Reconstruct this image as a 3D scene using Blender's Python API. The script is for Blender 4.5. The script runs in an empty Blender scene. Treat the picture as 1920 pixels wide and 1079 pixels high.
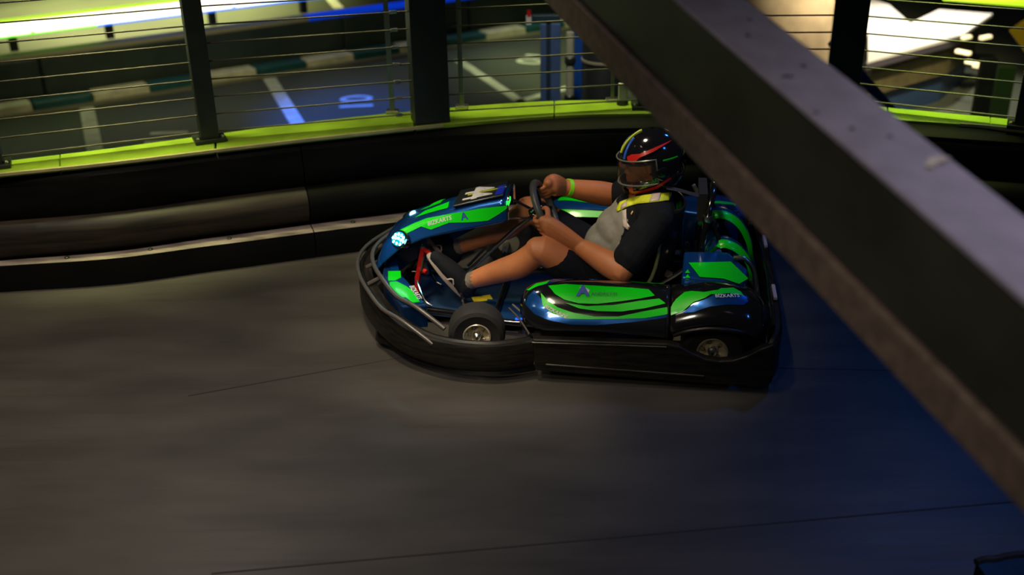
import bpy, bmesh, math, random
import numpy as np
from mathutils import Vector, Matrix
random.seed(7); rng = np.random.default_rng(7)
S = bpy.context.scene; COL = S.collection
PI = math.pi; R = math.radians
A3 = lambda *a: np.array(a, float)

# ------------------------------------------------------------------ camera
FPX = 2050.0; PITCH = R(26.0); ROLL = R(-0.9); CAMP = A3(0, 0, 2.55)
cf = A3(0, math.cos(PITCH), -math.sin(PITCH)); cu = A3(0, math.sin(PITCH), math.cos(PITCH)); cr = A3(1, 0, 0)
cr2 = cr*math.cos(ROLL) + cu*math.sin(ROLL); cu2 = -cr*math.sin(ROLL) + cu*math.cos(ROLL)
cam = bpy.data.objects.new('camera', bpy.data.cameras.new('camera')); COL.objects.link(cam); S.camera = cam
cam.matrix_world = Matrix(((cr2[0], cu2[0], -cf[0], CAMP[0]), (cr2[1], cu2[1], -cf[1], CAMP[1]), (cr2[2], cu2[2], -cf[2], CAMP[2]), (0, 0, 0, 1)))
cam.data.sensor_width = 36; cam.data.lens = FPX/1920*36; cam.data.clip_end = 200
cam.data.dof.use_dof = True; cam.data.dof.focus_distance = 4.9; cam.data.dof.aperture_fstop = 1.5
def ray(x, y):
    d = cf + cr2*((x-960)/FPX) + cu2*((539.5-y)/FPX); return d/np.linalg.norm(d)
def atz(x, y, z): d = ray(x, y); return CAMP + d*((z-CAMP[2])/d[2])
def aty(x, y, Y): d = ray(x, y); return CAMP + d*(Y/d[1])
def atpl(x, y, p, n): d = ray(x, y); return CAMP + d*(((p-CAMP)@n)/(d@n))

# ------------------------------------------------------------------ world, lamps, exposure
S.view_settings.view_transform = 'Standard'; S.view_settings.look = 'None'
S.view_settings.exposure = 0.0; S.view_settings.gamma = 1.0; S.view_settings.use_curve_mapping = False
w = bpy.data.worlds.new('hall_dark'); S.world = w; w.use_nodes = True
w.node_tree.nodes['Background'].inputs[0].default_value = (0.02, 0.022, 0.024, 1); w.node_tree.nodes['Background'].inputs[1].default_value = 0.35
def lamp(name, kind, loc, aim, power, col, size=1.0, size_y=None, spot=60, blend=.6):
    l = bpy.data.lights.new(name, kind); o = bpy.data.objects.new(name, l); COL.objects.link(o)
    l.energy = power; l.color = col; o.location = loc
    if kind == 'AREA':
        l.size = size
        if size_y: l.shape = 'RECTANGLE'; l.size_y = size_y
    else: l.shadow_soft_size = size
    if kind == 'SPOT': l.spot_size = R(spot); l.spot_blend = blend
    o.rotation_euler = (Vector(aim)-Vector(loc)).to_track_quat('-Z', 'Y').to_euler()
    return o
lamp('ceiling_lamp_track', 'SPOT', (-0.9, 3.9, 5.6), (0.0, 4.85, .3), 1000, (1, .85, .58), .45, None, 24, .55)
lamp('ceiling_lamp_front', 'SPOT', (-2.4, 2.0, 5.4), (-1.9, 4.1, 0), 780, (1, .88, .72), .5, None, 60, 1.)
lamp('side_fill', 'SPOT', (-1.1, .7, 3.3), (.15, 4.75, .35), 185, (1, .85, .62), .3, None, 23, .6)  # unseen fill near the camera, added to light the kart beneath its hood
lamp('ceiling_lamp_rear', 'SPOT', (-4.6, 4.0, 5.0), (-3.0, 5.0, .2), 210, (1, .87, .62), .4, None, 66, 1.)
lamp('beam_top_fill', 'SPOT', (1.62, 1.75, 3.3), (1.40, 1.75, 1.6), 54, (.86, .80, 1), .25, None, 78, .9)  # spot added close above the beam to brighten its top, no fixture
lamp('beam_side_fill', 'SPOT', (-1.3, -.6, 4.3), (1.35, 2.4, 1.4), 190, (1, .88, .76), .3, None, 32, .9)  # unseen spot added to lift the beam's web and lower flange out of shadow
lamp('ceiling_lamp_far', 'SPOT', (-2.65, 7.6, 5.4), (-.85, 2.6, 0), 170, (1, .86, .78), .25, None, 40, 1.)
lamp('blue_wash_lamp', 'SPOT', (4.4, 1.2, 4.6), (1.9, 3.6, 0), 95, (.04, .24, 1), .25, None, 66, .9)
lamp('blue_rear_lamp', 'SPOT', (3.4, 6.6, 4.4), (1.6, 4.9, .0), 150, (.03, .22, 1), .2, None, 50, .8)
lamp('ledge_fill_left', 'SPOT', (-2.2, 5.85, 3.3), (-2.2, 5.97, .6), 640, (1, 1, .42), .2, None, 38, .9)  # this and the next three: unseen spots added to brighten the ledge
lamp('ledge_fill_centre', 'SPOT', (-.9, 6.3, 3.3), (-.9, 6.42, .6), 560, (1, 1, .42), .2, None, 38, .9)
lamp('ledge_fill_mid', 'SPOT', (0.4, 6.45, 3.3), (0.4, 6.57, .6), 380, (1, 1, .42), .2, None, 38, .9)
lamp('ledge_fill_right', 'SPOT', (2.5, 6.3, 3.3), (2.5, 6.42, .6), 640, (.85, 1, .2), .2, None, 38, .9)
lamp('gate_fill', 'SPOT', (.2, 7.2, 3.0), (.75, 9.0, .2), 230, (1, .97, .8), .2, None, 34, .8)  # added, out of view: the gate group stays black without it
lamp('pipe_sign_fill', 'SPOT', (3.4, 7.4, 3.2), (4.9, 11.2, -.2), 420, (1, .95, .7), .2, None, 50, .9)  # fill put in for the otherwise unlit blue pipe and yellow sign
lamp('lower_lamp_left', 'SPOT', (-8.0, 23.0, 5.0), (-7.6, 22.6, -2), 16000, (1, .98, .42), .6, None, 70, .9)
lamp('kerb_fill', 'SPOT', (-3.6, 11.6, 1.6), (-5.0, 16.9, -1.3), 300, (1, .96, .5), .5, None, 70, 1.)  # unseen fill, aimed sideways to lift the lower barrier and kerb
lamp('lower_lamp_mid', 'SPOT', (1.4, 16.0, 4.5), (1.5, 17.6, -2), 2000, (.90, 1, .54), .6, None, 44, .7)
lamp('lower_lamp_blue', 'SPOT', (-2.2, 12.6, 3.0), (-2.3, 15.0, -2), 3600, (.05, .16, 1), .2, None, 32, .9)
lamp('desk_fill', 'SPOT', (6.2, 15.2, 3.6), (6.0, 15.4, -1), 1700, (1, .93, .82), .15, None, 46, .5)  # strong unseen spot put in to whiten the desk top
lamp('pillar_fill', 'SPOT', (3.4, 9.5, 3.6), (4.2, 13.4, .4), 4400, (1, .84, .58), .2, None, 40, .8)  # added spot, out of view, brightening the pillar face

# ------------------------------------------------------------------ materials
MATS = {}
def mat(name, col, rough=.5, metal=0., coat=0., emit=None, estr=0., noise=.0, nscale=20., bump=0., trans=0., alpha=1., spec=.5, stretch=None, col2=None):
    if name in MATS: return MATS[name]
    m = bpy.data.materials.new(name); m.use_nodes = True; nt = m.node_tree; b = nt.nodes['Principled BSDF']
    b.inputs['Base Color'].default_value = (*col, 1); b.inputs['Roughness'].default_value = rough; b.inputs['Metallic'].default_value = metal
    b.inputs['Coat Weight'].default_value = coat; b.inputs['Coat Roughness'].default_value = .08; b.inputs['Specular IOR Level'].default_value = spec
    b.inputs['Transmission Weight'].default_value = trans; b.inputs['Alpha'].default_value = alpha
    if emit: b.inputs['Emission Color'].default_value = (*emit, 1); b.inputs['Emission Strength'].default_value = estr
    if noise or bump or col2:
        tc = nt.nodes.new('ShaderNodeTexCoord'); mp = nt.nodes.new('ShaderNodeMapping'); nz = nt.nodes.new('ShaderNodeTexNoise')
        nz.inputs['Scale'].default_value = nscale; nz.inputs['Detail'].default_value = 5
        if stretch: mp.inputs['Scale'].default_value = stretch
        nt.links.new(tc.outputs['Object'], mp.inputs['Vector']); nt.links.new(mp.outputs['Vector'], nz.inputs['Vector'])
        if noise or col2:
            cr_ = nt.nodes.new('ShaderNodeValToRGB'); cr_.color_ramp.elements[0].position = .35; cr_.color_ramp.elements[1].position = .68
            cr_.color_ramp.elements[0].color = (*[c*(1-noise) for c in col], 1)
            cr_.color_ramp.elements[1].color = (*(col2 if col2 else [min(1, c*(1+noise)) for c in col]), 1)
            nt.links.new(nz.outputs['Fac'], cr_.inputs['Fac']); nt.links.new(cr_.outputs['Color'], b.inputs['Base Color'])
        if bump:
            bp = nt.nodes.new('ShaderNodeBump'); bp.inputs['Strength'].default_value = bump; bp.inputs['Distance'].default_value = .01
            nt.links.new(nz.outputs['Fac'], bp.inputs['Height']); nt.links.new(bp.outputs['Normal'], b.inputs['Normal'])
    MATS[name] = m; return m
M_FLOOR = mat('track_floor', (.052, .046, .040), .47, noise=.28, nscale=1.3, stretch=(1, 3, 1), spec=.45)
def floor_detail(m):        # wide brush marks, fine scuffs and worn patches of the sealed track
    nt = m.node_tree; b = nt.nodes['Principled BSDF']
    tc = nt.nodes.new('ShaderNodeTexCoord'); mp = nt.nodes.new('ShaderNodeMapping'); mp.inputs['Rotation'].default_value = (0, 0, R(-8)); mp.inputs['Scale'].default_value = (1.2, 26, 1)
    nz = nt.nodes.new('ShaderNodeTexNoise'); nz.inputs['Scale'].default_value = 1.6; nz.inputs['Detail'].default_value = 6
    nt.links.new(tc.outputs['Object'], mp.inputs['Vector']); nt.links.new(mp.outputs['Vector'], nz.inputs['Vector'])
    mr = nt.nodes.new('ShaderNodeMapRange'); mr.inputs['To Min'].default_value = .36; mr.inputs['To Max'].default_value = .58
    nt.links.new(nz.outputs['Fac'], mr.inputs['Value']); nt.links.new(mr.outputs['Result'], b.inputs['Roughness'])
    bp = nt.nodes.new('ShaderNodeBump'); bp.inputs['Strength'].default_value = .12; bp.inputs['Distance'].default_value = .004
    nt.links.new(nz.outputs['Fac'], bp.inputs['Height']); nt.links.new(bp.outputs['Normal'], b.inputs['Normal'])
floor_detail(M_FLOOR)
M_LOWER = mat('lower_floor', (.048, .056, .036), .6, noise=.25, nscale=.6)
M_BLACKP = mat('black_plastic', (.006, .006, .006), .36, spec=.3, noise=.3, nscale=30, bump=.05)
M_SCUFFP = mat('scuffed_black_plastic', (.0045, .0042, .004), .40, col2=(.014, .012, .009), spec=.22, nscale=9, stretch=(1, 1, 7), bump=.15)
M_RUBBER = mat('tyre_rubber', (.010, .009, .009), .8, noise=.2, nscale=60, bump=.1)
M_BARR = mat('barrier_black', (.005, .005, .004), .62, spec=.07, noise=.3, nscale=3, stretch=(1, 1, 4))
M_BULGE = mat('barrier_scuffed', (.010, .0085, .0065), .55, spec=.25, col2=(.040, .029, .018), nscale=2.2, stretch=(1, 1, 14))
M_RAILW = mat('barrier_worn_rail', (.10, .08, .07), .55, col2=(.34, .27, .235), nscale=3.5, stretch=(1, 4, 20), bump=.1)
M_LIME = mat('lime_paint', (.20, .32, .016), .45, noise=.2, nscale=5)
M_CREAM = mat('lime_edge_paint', (.36, .33, .14), .5, noise=.15, nscale=8)
M_POST = mat('post_black', (.012, .016, .010), .45, noise=.2, nscale=10)
M_STEEL = mat('brushed_steel', (.55, .53, .48), .3, 1., noise=.1, nscale=40)
M_CABLE = mat('cable_steel', (.065, .055, .042), .5, .3)
M_CHROME = mat('chrome', (.75, .72, .66), .13, 1.)
M_GREEN = mat('green_vinyl', (.002, .56, .005), .34, coat=.2, spec=.3)
M_BLUE = mat('blue_metallic', (.005, .075, .30), .26, .65, coat=.8)
M_DBLUE = mat('dark_blue_metallic', (.006, .035, .12), .3, .5, coat=.5)
M_GLOSSK = mat('gloss_black', (.006, .006, .007), .14, coat=1.)
M_WHITE = mat('white_vinyl', (.55, .55, .52), .4)
M_RED = mat('red_paint', (.55, .012, .010), .35, coat=.4)
M_SKIN = mat('skin', (.45, .155, .056), .55, noise=.12, nscale=9, bump=.04)
M_SOCK = mat('sock_knit', (.16, .13, .10), .9, noise=.2, nscale=80)
M_SHOE = mat('shoe_mesh', (.0045, .006, .009), .8, spec=.25, noise=.3, nscale=60, bump=.1)
M_SOLE = mat('shoe_sole', (.35, .27, .23), .7)
M_SHORT = mat('short_cloth', (.004, .005, .009), .9, spec=.2, noise=.25, nscale=30, bump=.1)
M_YEL = mat('hi_vis_yellow', (.55, .60, .02), .6, noise=.15, nscale=30)
M_TAPE = mat('reflective_tape', (.50, .42, .38), .4)
M_LIMEB = mat('lime_band', (.22, .75, .01), .5, emit=(.2, .8, .0), estr=0.0)
M_LED = mat('headlight_led', (.9, 1, 1), .3, emit=(.72, .97, 1), estr=14)
M_LEDG = mat('dash_led_green', (.0, .6, .05), .3, emit=(.02, 1, .06), estr=1.6)
M_LEDB = mat('floor_led_blue', (.0, .1, 1), .3, emit=(.01, .06, 1), estr=2.2)
M_GREYT = mat('grey_tube', (.085, .075, .068), .38, .3)
M_SEAT = mat('seat_shell', (.012, .013, .014), .3, coat=.3)
M_VISOR = mat('visor_glass', (.05, .05, .05), .05, alpha=.16, coat=1.)
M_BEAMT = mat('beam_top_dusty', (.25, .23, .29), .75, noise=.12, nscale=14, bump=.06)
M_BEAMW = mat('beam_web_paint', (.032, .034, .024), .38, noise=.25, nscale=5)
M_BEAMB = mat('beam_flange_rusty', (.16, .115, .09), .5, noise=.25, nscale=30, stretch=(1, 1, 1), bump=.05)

# ------------------------------------------------------------------ mesh helpers
def tag(o, label, cat=None, group=None, kind=None):
    if label: o['label'] = label
    if cat: o['category'] = cat
    if group: o['group'] = group
    if kind: o['kind'] = kind
    return o
def obj(name, verts, faces, m, parent=None, smooth=False):
    me = bpy.data.meshes.new(name); me.from_pydata([tuple(map(float, v)) for v in verts], [], [tuple(f) for f in faces]); me.update()
    bm = bmesh.new(); bm.from_mesh(me); bmesh.ops.recalc_face_normals(bm, faces=bm.faces); bm.to_mesh(me); bm.free()
    if smooth:
        me.shade_smooth() if hasattr(me, 'shade_smooth') else None
        try: me.set_sharp_from_angle(angle=R(smooth if smooth is not True else 50))
        except Exception: pass
    o = bpy.data.objects.new(name, me); COL.objects.link(o)
    if m: me.materials.append(m)
    if parent: o.parent = parent
    return o
def thing(name, label, cat, loc=(0, 0, 0), rz=0, group=None, kind=None):
    o = bpy.data.objects.new(name, None); COL.objects.link(o); o.location = loc; o.rotation_euler = (0, 0, rz); o.empty_display_size = .1
    return tag(o, label, cat, group, kind)
class MB:
    def __init__(s): s.v = []; s.f = []
    def add(s, v, f):
        n = len(s.v); s.v += [tuple(x) for x in v]; s.f += [tuple(i+n for i in q) for q in f]; return s
    def build(s, name, m, parent=None, smooth=False): return obj(name, s.v, s.f, m, parent, smooth)
def box(x0, x1, y0, y1, z0, z1):
    v = [(x, y, z) for x in (x0, x1) for y in (y0, y1) for z in (z0, z1)]
    return v, [(0, 1, 3, 2), (4, 6, 7, 5), (0, 4, 5, 1), (2, 3, 7, 6), (0, 2, 6, 4), (1, 5, 7, 3)]
def obox(c, ax, ay, az, hx, hy, hz):
    c, ax, ay, az = map(np.asarray, (c, ax, ay, az)); v, f = box(-1, 1, -1, 1, -1, 1)
    return [c + ax*hx*p[0] + ay*hy*p[1] + az*hz*p[2] for p in v], f
def catmull(P, n, closed=False):
    P = [np.asarray(p, float) for p in P]; out = []; N = len(P)
    segs = N if closed else N-1
    for i in range(segs):
        if closed: p0, p1, p2, p3 = P[(i-1) % N], P[i], P[(i+1) % N], P[(i+2) % N]
        else: p0, p1, p2, p3 = P[max(i-1, 0)], P[i], P[i+1], P[min(i+2, N-1)]
        for k in range(n):
            t = k/n; out.append(.5*((2*p1)+(p2-p0)*t+(2*p0-5*p1+4*p2-p3)*t*t+(3*p1-p0-3*p2+p3)*t**3))
    if not closed: out.append(P[-1])
    return out
def tube(path, r, n=8, closed=False, smooth=4, flat=1.0, up=None, round_ends=False):
    if smooth:
        k = len(path)
        if not np.isscalar(r): r = [float(x[0]) for x in catmull([np.array([q]) for q in r], smooth, closed)]
        path = catmull(path, smooth, closed)
    P = [np.asarray(p, float) for p in path]; N = len(P); rr = [r]*N if np.isscalar(r) else list(r)
    T = []
    for i in range(N):
        a = P[(i+1) % N] if closed or i < N-1 else P[i]; b = P[i-1] if closed or i > 0 else P[i]
        t = a-b; T.append(t/(np.linalg.norm(t)+1e-12))
    u0 = np.asarray(up, float) if up is not None else (A3(0, 0, 1) if abs(T[0][2]) < .9 else A3(1, 0, 0))
    V = []; F = []
    if round_ends:
        def cap(sgn, p, t, q): return [(p + t*sgn*q*math.sin(a), q*math.cos(a)) for a in (R(65), R(35))]
        c0 = [(p, q) for p, q in cap(-1, P[0], T[0], rr[0])]; c1 = [(p, q) for p, q in cap(1, P[-1], T[-1], rr[-1])][::-1]
        P = [c[0] for c in c0]+P+[c[0] for c in c1]; rr = [c[1] for c in c0]+rr+[c[1] for c in c1]; T = [T[0]]*2+T+[T[-1]]*2; N = len(P)
    for i in range(N):
        u0 = u0 - T[i]*(u0@T[i]); u0 = u0/(np.linalg.norm(u0)+1e-12); b = np.cross(T[i], u0)
        for k in range(n):
            a = 2*PI*k/n; V.append(P[i] + u0*math.cos(a)*rr[i] + b*math.sin(a)*rr[i]*flat)
    M = N if closed else N-1
    for i in range(M):
        j = (i+1) % N
        for k in range(n): F.append((i*n+k, i*n+(k+1) % n, j*n+(k+1) % n, j*n+k))
    if not closed: F.append(tuple(range(n))[::-1]); F.append(tuple((N-1)*n+k for k in range(n)))
    return V, F
def sweep(path, prof_fn, closed=False):
    """path: list of (x,y) plan points; prof_fn(i, s) -> closed list of (inward offset, z). Left normal = inward."""
    P = [np.asarray(p, float)[:2] for p in path]; N = len(P); V = []; F = []; n = None
    for i in range(N):
        a = P[(i+1) % N] if closed or i < N-1 else P[i]; b = P[i-1] if closed or i > 0 else P[i]
        t = a-b; t /= np.linalg.norm(t); nn = A3(-t[1], t[0]); pr = prof_fn(i, i/(N-1)); n = len(pr)
        for d, z in pr: V.append((P[i][0]+nn[0]*d, P[i][1]+nn[1]*d, z))
    for i in range(N if closed else N-1):
        j = (i+1) % N
        for k in range(n): F.append((i*n+k, i*n+(k+1) % n, j*n+(k+1) % n, j*n+k))
    if not closed: F.append(tuple(range(n))); F.append(tuple((N-1)*n+k for k in range(n))[::-1])
    return V, F
def lathe(prof, c, axis, n=24, caps=True):
    axis = np.asarray(axis, float); axis /= np.linalg.norm(axis); u = np.cross(axis, A3(0, 0, 1) if abs(axis[2]) < .9 else A3(1, 0, 0)); u /= np.linalg.norm(u); b = np.cross(axis, u)
    V = []; F = []; c = np.asarray(c, float)
    for (r, h) in prof:
        for k in range(n): a = 2*PI*k/n; V.append(c + axis*h + u*r*math.cos(a) + b*r*math.sin(a))
    for i in range(len(prof)-1):
        for k in range(n): F.append((i*n+k, i*n+(k+1) % n, (i+1)*n+(k+1) % n, (i+1)*n+k))
    if caps: F.append(tuple(range(n))[::-1]); F.append(tuple((len(prof)-1)*n+k for k in range(n)))
    return V, F
def prism(poly, z0, z1):
    n = len(poly); V = [(p[0], p[1], z0) for p in poly]+[(p[0], p[1], z1) for p in poly]
    return V, [tuple(range(n))[::-1], tuple(range(n, 2*n))]+[(i, (i+1) % n, n+(i+1) % n, n+i) for i in range(n)]
def plate(poly3, thick):
    """planar 3D polygon given thickness vector"""
    n = len(poly3); th = np.asarray(thick, float); V = [np.asarray(p, float) for p in poly3]; V = V+[p+th for p in V]
    return V, [tuple(range(n))[::-1], tuple(range(n, 2*n))]+[(i, (i+1) % n, n+(i+1) % n, n+i) for i in range(n)]
def bevel(o, wd=.006, seg=2, ang=40):
    m = o.modifiers.new('bevel', 'BEVEL'); m.width = wd; m.segments = seg; m.limit_method = 'ANGLE'; m.angle_limit = R(ang); return o
def remesh(name, parts, voxel, m, parent=None, it=4):
    mb = MB()
    for v, f in parts: mb.add(v, f)
    t = mb.build('tmp_'+name, None); md = t.modifiers.new('r', 'REMESH'); md.mode = 'VOXEL'; md.voxel_size = voxel
    sm = t.modifiers.new('s', 'SMOOTH'); sm.iterations = it; sm.factor = .5
    dg = bpy.context.evaluated_depsgraph_get(); me = bpy.data.meshes.new_from_object(t.evaluated_get(dg)); bpy.data.objects.remove(t)
    me.materials.clear(); me.materials.append(m); me.name = name
    me.shade_smooth(); o = bpy.data.objects.new(name, me); COL.objects.link(o)
    if parent: o.parent = parent
    return o
def textgeo(s, size, bold=.0, shear=0., spacing=1.0):
    c = bpy.data.curves.new('t', 'FONT'); c.body = s; c.size = size; c.offset = bold; c.shear = shear; c.space_character = spacing; c.resolution_u = 3
    o = bpy.data.objects.new('t', c); COL.objects.link(o); dg = bpy.context.evaluated_depsgraph_get(); me = bpy.data.meshes.new_from_object(o.evaluated_get(dg))
    v = np.array([x.co[:2] for x in me.vertices]); f = [tuple(p.vertices) for p in me.polygons]; bpy.data.objects.remove(o); bpy.data.meshes.remove(me)
    v -= v.min(0); return v, f
def text_on(name, s, P0, P1, nrm, m, parent, off=.004, aspect=1.0, bold=.0, shear=0., height=None):
    """lettering laid from P0 to P1 on a plane with normal nrm"""
    v, f = textgeo(s, 1.0, bold, shear); P0, P1 = np.asarray(P0, float), np.asarray(P1, float); L = np.linalg.norm(P1-P0); t = (P1-P0)/L
    n = np.asarray(nrm, float); n = n-t*(n@t); n /= np.linalg.norm(n); b = np.cross(n, t); sc = L/v[:, 0].max(); sy = (height/v[:, 1].max()) if height else sc*aspect
    return obj(name, [P0+t*p[0]*sc+b*p[1]*sy+n*off for p in v], f, m, parent)

# ------------------------------------------------------------------ kart frame
FW = A3(-.990, .14, 0); FW /= np.linalg.norm(FW); LF = A3(-FW[1], FW[0], 0); KO = A3(.448, 4.954, 0)
KR = math.atan2(FW[1], FW[0])
def k2w(p): p = np.asarray(p, float); return KO + FW*p[..., 0:1] + LF*p[..., 1:2] + A3(0, 0, 1)*p[..., 2:3]
def w2k(p): v = np.asarray(p)-KO; return A3(v@FW, v@LF, p[2])
def kz(x, y, z): return w2k(atz(x, y, z))
def ky(x, y, yl): return w2k(atpl(x, y, KO+LF*yl, LF))
def project(P):
    v = P-CAMP; wd = v@cf; return np.stack([960+FPX*(v@cr2)/wd, 539.5-FPX*(v@cu2)/wd], -1), np.linalg.norm(v, axis=-1)
class Surf:
    def __init__(s, fn, nu=70, nv=70):
        s.fn = fn; U, V = np.meshgrid(np.linspace(0, 1, nu), np.linspace(0, 1, nv), indexing='ij'); s.U = U; s.V = V
        s.P = np.array([[fn(U[i, j], V[i, j]) for j in range(nv)] for i in range(nu)]); s.px, s.dist = project(k2w(s.P))
    def uv(s, x, y):
        d = np.hypot(s.px[..., 0]-x, s.px[..., 1]-y); near = d < d.min()+5
        cost = np.where(near, d*.05+s.dist*3, 1e9); i, j = np.unravel_index(np.argmin(cost), d.shape)
        # local refinement
        u, v = s.U[i, j], s.V[i, j]; h = .01
        for _ in range(6):
            p0, _d = project(k2w(np.array([s.fn(u, v), s.fn(min(u+h, 1.2), v), s.fn(u, min(v+h, 1.2))]))); J = np.stack([(p0[1]-p0[0])/h, (p0[2]-p0[0])/h], 1)
            try: dl = np.linalg.solve(J, A3(x, y)-p0[0])
            except Exception: break
            dl = np.clip(dl, -.05, .05); u = float(np.clip(u+dl[0], 0, 1)); v = float(np.clip(v+dl[1], 0, 1))
        return u, v
    def pt(s, x, y): return s.fn(*s.uv(x, y))
    def nrm(s, u, v, h=.004):
        a = np.asarray(s.fn(min(u+h, 1), v))-s.fn(max(u-h, 0), v); b = np.asarray(s.fn(u, min(v+h, 1)))-s.fn(u, max(v-h, 0)); n = np.cross(a, b); n = n/(np.linalg.norm(n)+1e-12)
        w = k2w(np.asarray(s.fn(u, v), float)); vd = CAMP-w; nw = FW*n[0]+LF*n[1]+A3(0, 0, n[2])
        return n if nw@vd > 0 else -n
    def mesh(s, name, m, parent, nu=24, nv=16, back=None):
        V = [s.fn(i/nu, j/nv) for i in range(nu+1) for j in range(nv+1)]; F = [(i*(nv+1)+j, i*(nv+1)+j+1, (i+1)*(nv+1)+j+1, (i+1)*(nv+1)+j) for i in range(nu) for j in range(nv)]
        o = obj(name, V, F, m, parent, 60)
        md = o.modifiers.new('solid', 'SOLIDIFY'); md.thickness = .006; md.offset = -1
        return o
    def decal_uv(s, name, poly, m, parent, off=.003, maxlen=.03):
        bm = bmesh.new(); vs = [bm.verts.new((p[0], p[1], 0)) for p in poly]
        try: bm.faces.new(vs)
        except Exception: bm.free(); return None
        bmesh.ops.triangulate(bm, faces=bm.faces[:])
        for _ in range(5):
            E = [e for e in bm.edges if np.linalg.norm(np.asarray(s.fn(*e.verts[0].co[:2]))-s.fn(*e.verts[1].co[:2])) > maxlen]
            if not E: break
            bmesh.ops.subdivide_edges(bm, edges=E, cuts=1); bmesh.ops.triangulate(bm, faces=bm.faces[:])
        for v in bm.verts:
            u, w_ = v.co[0], v.co[1]; p = np.asarray(s.fn(u, w_))+s.nrm(u, w_)*off; v.co = p
        me = bpy.data.meshes.new(name); bm.to_mesh(me); bm.free(); me.materials.append(m); me.shade_smooth()
        o = bpy.data.objects.new(name, me); COL.objects.link(o); o.parent = parent; return o
    def decal(s, name, pix, m, parent, off=.003, smooth=0):
        q = []
        for p0, p1 in zip(pix, pix[1:]+pix[:1]):
            p0, p1 = A3(*p0), A3(*p1); k = max(1, int(np.hypot(*(p1-p0))/7)); q += [tuple(p0+(p1-p0)*i/k) for i in range(k)]
        pix = q
        return s.decal_uv(name, [s.uv(*p) for p in pix], m, parent, off)
    def text(s, name, st, p0, p1, m, parent, off=.005, aspect=1., bold=.0, shear=0.):
        a = s.uv(*p0); b = s.uv(*p1); return text_on(name, st, s.fn(*a), s.fn(*b), (s.nrm(*a)+s.nrm(*b))/2, m, parent, off, aspect, bold, shear)

# ================================================================== THE SETTING
fl = obj('floor', *prism([(-7, -3), (6, -3), (6, 5.2), (3.6, 5.6), (2.8, 5.95), (1.7, 6.25), (.6, 6.3), (-.3, 6.2), (-.8, 6.1), (-1.65, 5.8), (-2.2, 5.62), (-2.7, 5.5), (-7, 4.2)], -.25, 0), M_FLOOR); tag(fl, None, kind='structure')
for a, b in (((560, 1062), (1920, 940)), ((480, 720), (800, 662)), ((1430, 690), (1900, 700))):   # seams between the track boards
    p, q = atz(*a, 0)[:2], atz(*b, 0)[:2]; t = (q-p)/np.linalg.norm(q-p); n = A3(-t[1], t[0])*.004; p = p-t*.3; q = q+t*.3
    obj('board_seam', *prism([p-n, q-n, q+n, p+n], .0002, .0012), mat('seam_filler', (.018, .016, .016), .7), fl)
lo = obj('floor_lower', *prism([(-22, 6.6), (24, 6.6), (24, 45), (-22, 45)], -2.2, -2.0), M_LOWER); tag(lo, None, kind='structure')
M_LINE = mat('line_paint', (.60, .61, .50), .6, noise=.15, nscale=6)
def floor_line(pix, wd):
    P = [atz(x, y, -2)[:2] for x, y in pix]
    for p, q in zip(P[:-1], P[1:]):
        t = (q-p)/np.linalg.norm(q-p); n = A3(-t[1], t[0])*wd/2; p = p-t*wd/2; q = q+t*wd/2
        obj('painted_line', *prism([p-n, q-n, q+n, p+n], -1.999, -1.996), M_LINE, lo)
floor_line([(507, 150), (566, 245)], .2); floor_line([(163, 205), (180, 290)], .2); floor_line([(862, 115), (975, 190)], .16); floor_line([(975, 190), (1060, 166)], .16)
floor_line([(618, -4), (634, 14)], .2)
def floor_number(s, px, h, rot, wid=1.):
    v, f = textgeo(s, 1.0, .015); v = v/v[:, 1].max()*h; c = v.max(0)/2; p = atz(*px, -2); ca, sa = math.cos(rot), math.sin(rot)
    obj('floor_number', [(p[0]+(x-c[0])*wid*ca-(y-c[1])*sa, p[1]+(x-c[0])*wid*sa+(y-c[1])*ca, -1.996) for x, y in v], f, M_LINE, lo)
floor_number('10', (668, 190), .5, R(97), 1.1); floor_number('01', (1000, 112), .5, R(66), 1.1); floor_number('11', (312, 258), .5, R(95), 1.1)

# ---- track barrier: three bolted sections that follow the bend
tp = [(0, 320), (200, 302), (400, 275), (700, 240), (850, 228), (1150, 215), (1500, 216), (1900, 240)]
TW = [atz(x, y, .62)[:2] for x, y in tp]; TW = [TW[0]+(TW[0]-TW[1])*2.4, TW[0]+(TW[0]-TW[1])*1.1]+TW+[TW[-1]+(TW[-1]-TW[-2])*.9, TW[-1]+(TW[-1]-TW[-2])*2.0]
TW = [p for p in catmull(TW, 8)]
def off_at(p): return float(np.interp(p[0], [-3, -2.2, -1.6, -.8, 3], [.15, .24, .30, .33, .33]))
def barr_part(path, prof):      # prof in (fraction of the slope, z); path runs left to right, the track lies to the right
    n = len(path)
    def fn(i, s_): o_ = off_at(path[i]); return [((f-1)*o_ if f <= 1 else (f-1)*.3, z) for f, z in prof]
    return sweep(path, fn)
BP = {'lower_rail': ([(0, .0), (0, .12), (.03, .145), (.10, .155), (.36, .155), (.42, .15), (.42, 0)], M_BARR),
      'worn_strip': ([(.02, .1525), (.08, .1565), (.37, .1565), (.37, .153)], M_RAILW),
      'bumper_strip': ([(.5, .15), (.36, .19), (.27, .23), (.25, .28), (.29, .325), (.4, .355), (.55, .365), (.8, .36), (.8, .15)], M_BULGE),
      'upper_panel': ([(.6, .36), (.52, .40), (.50, .47), (.55, .55), (.85, .55), (.85, .36)], M_BARR),
      'top_tube': ([(.62, .53), (.56, .55), (.57, .58), (.66, .605), (.82, .62), (1.0, .622), (1.0, .53)], M_BARR)}
ix = [0, next(i for i, p in enumerate(TW) if p[0] > -1.30), next(i for i, p in enumerate(TW) if p[0] > .9), len(TW)-1]
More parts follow.
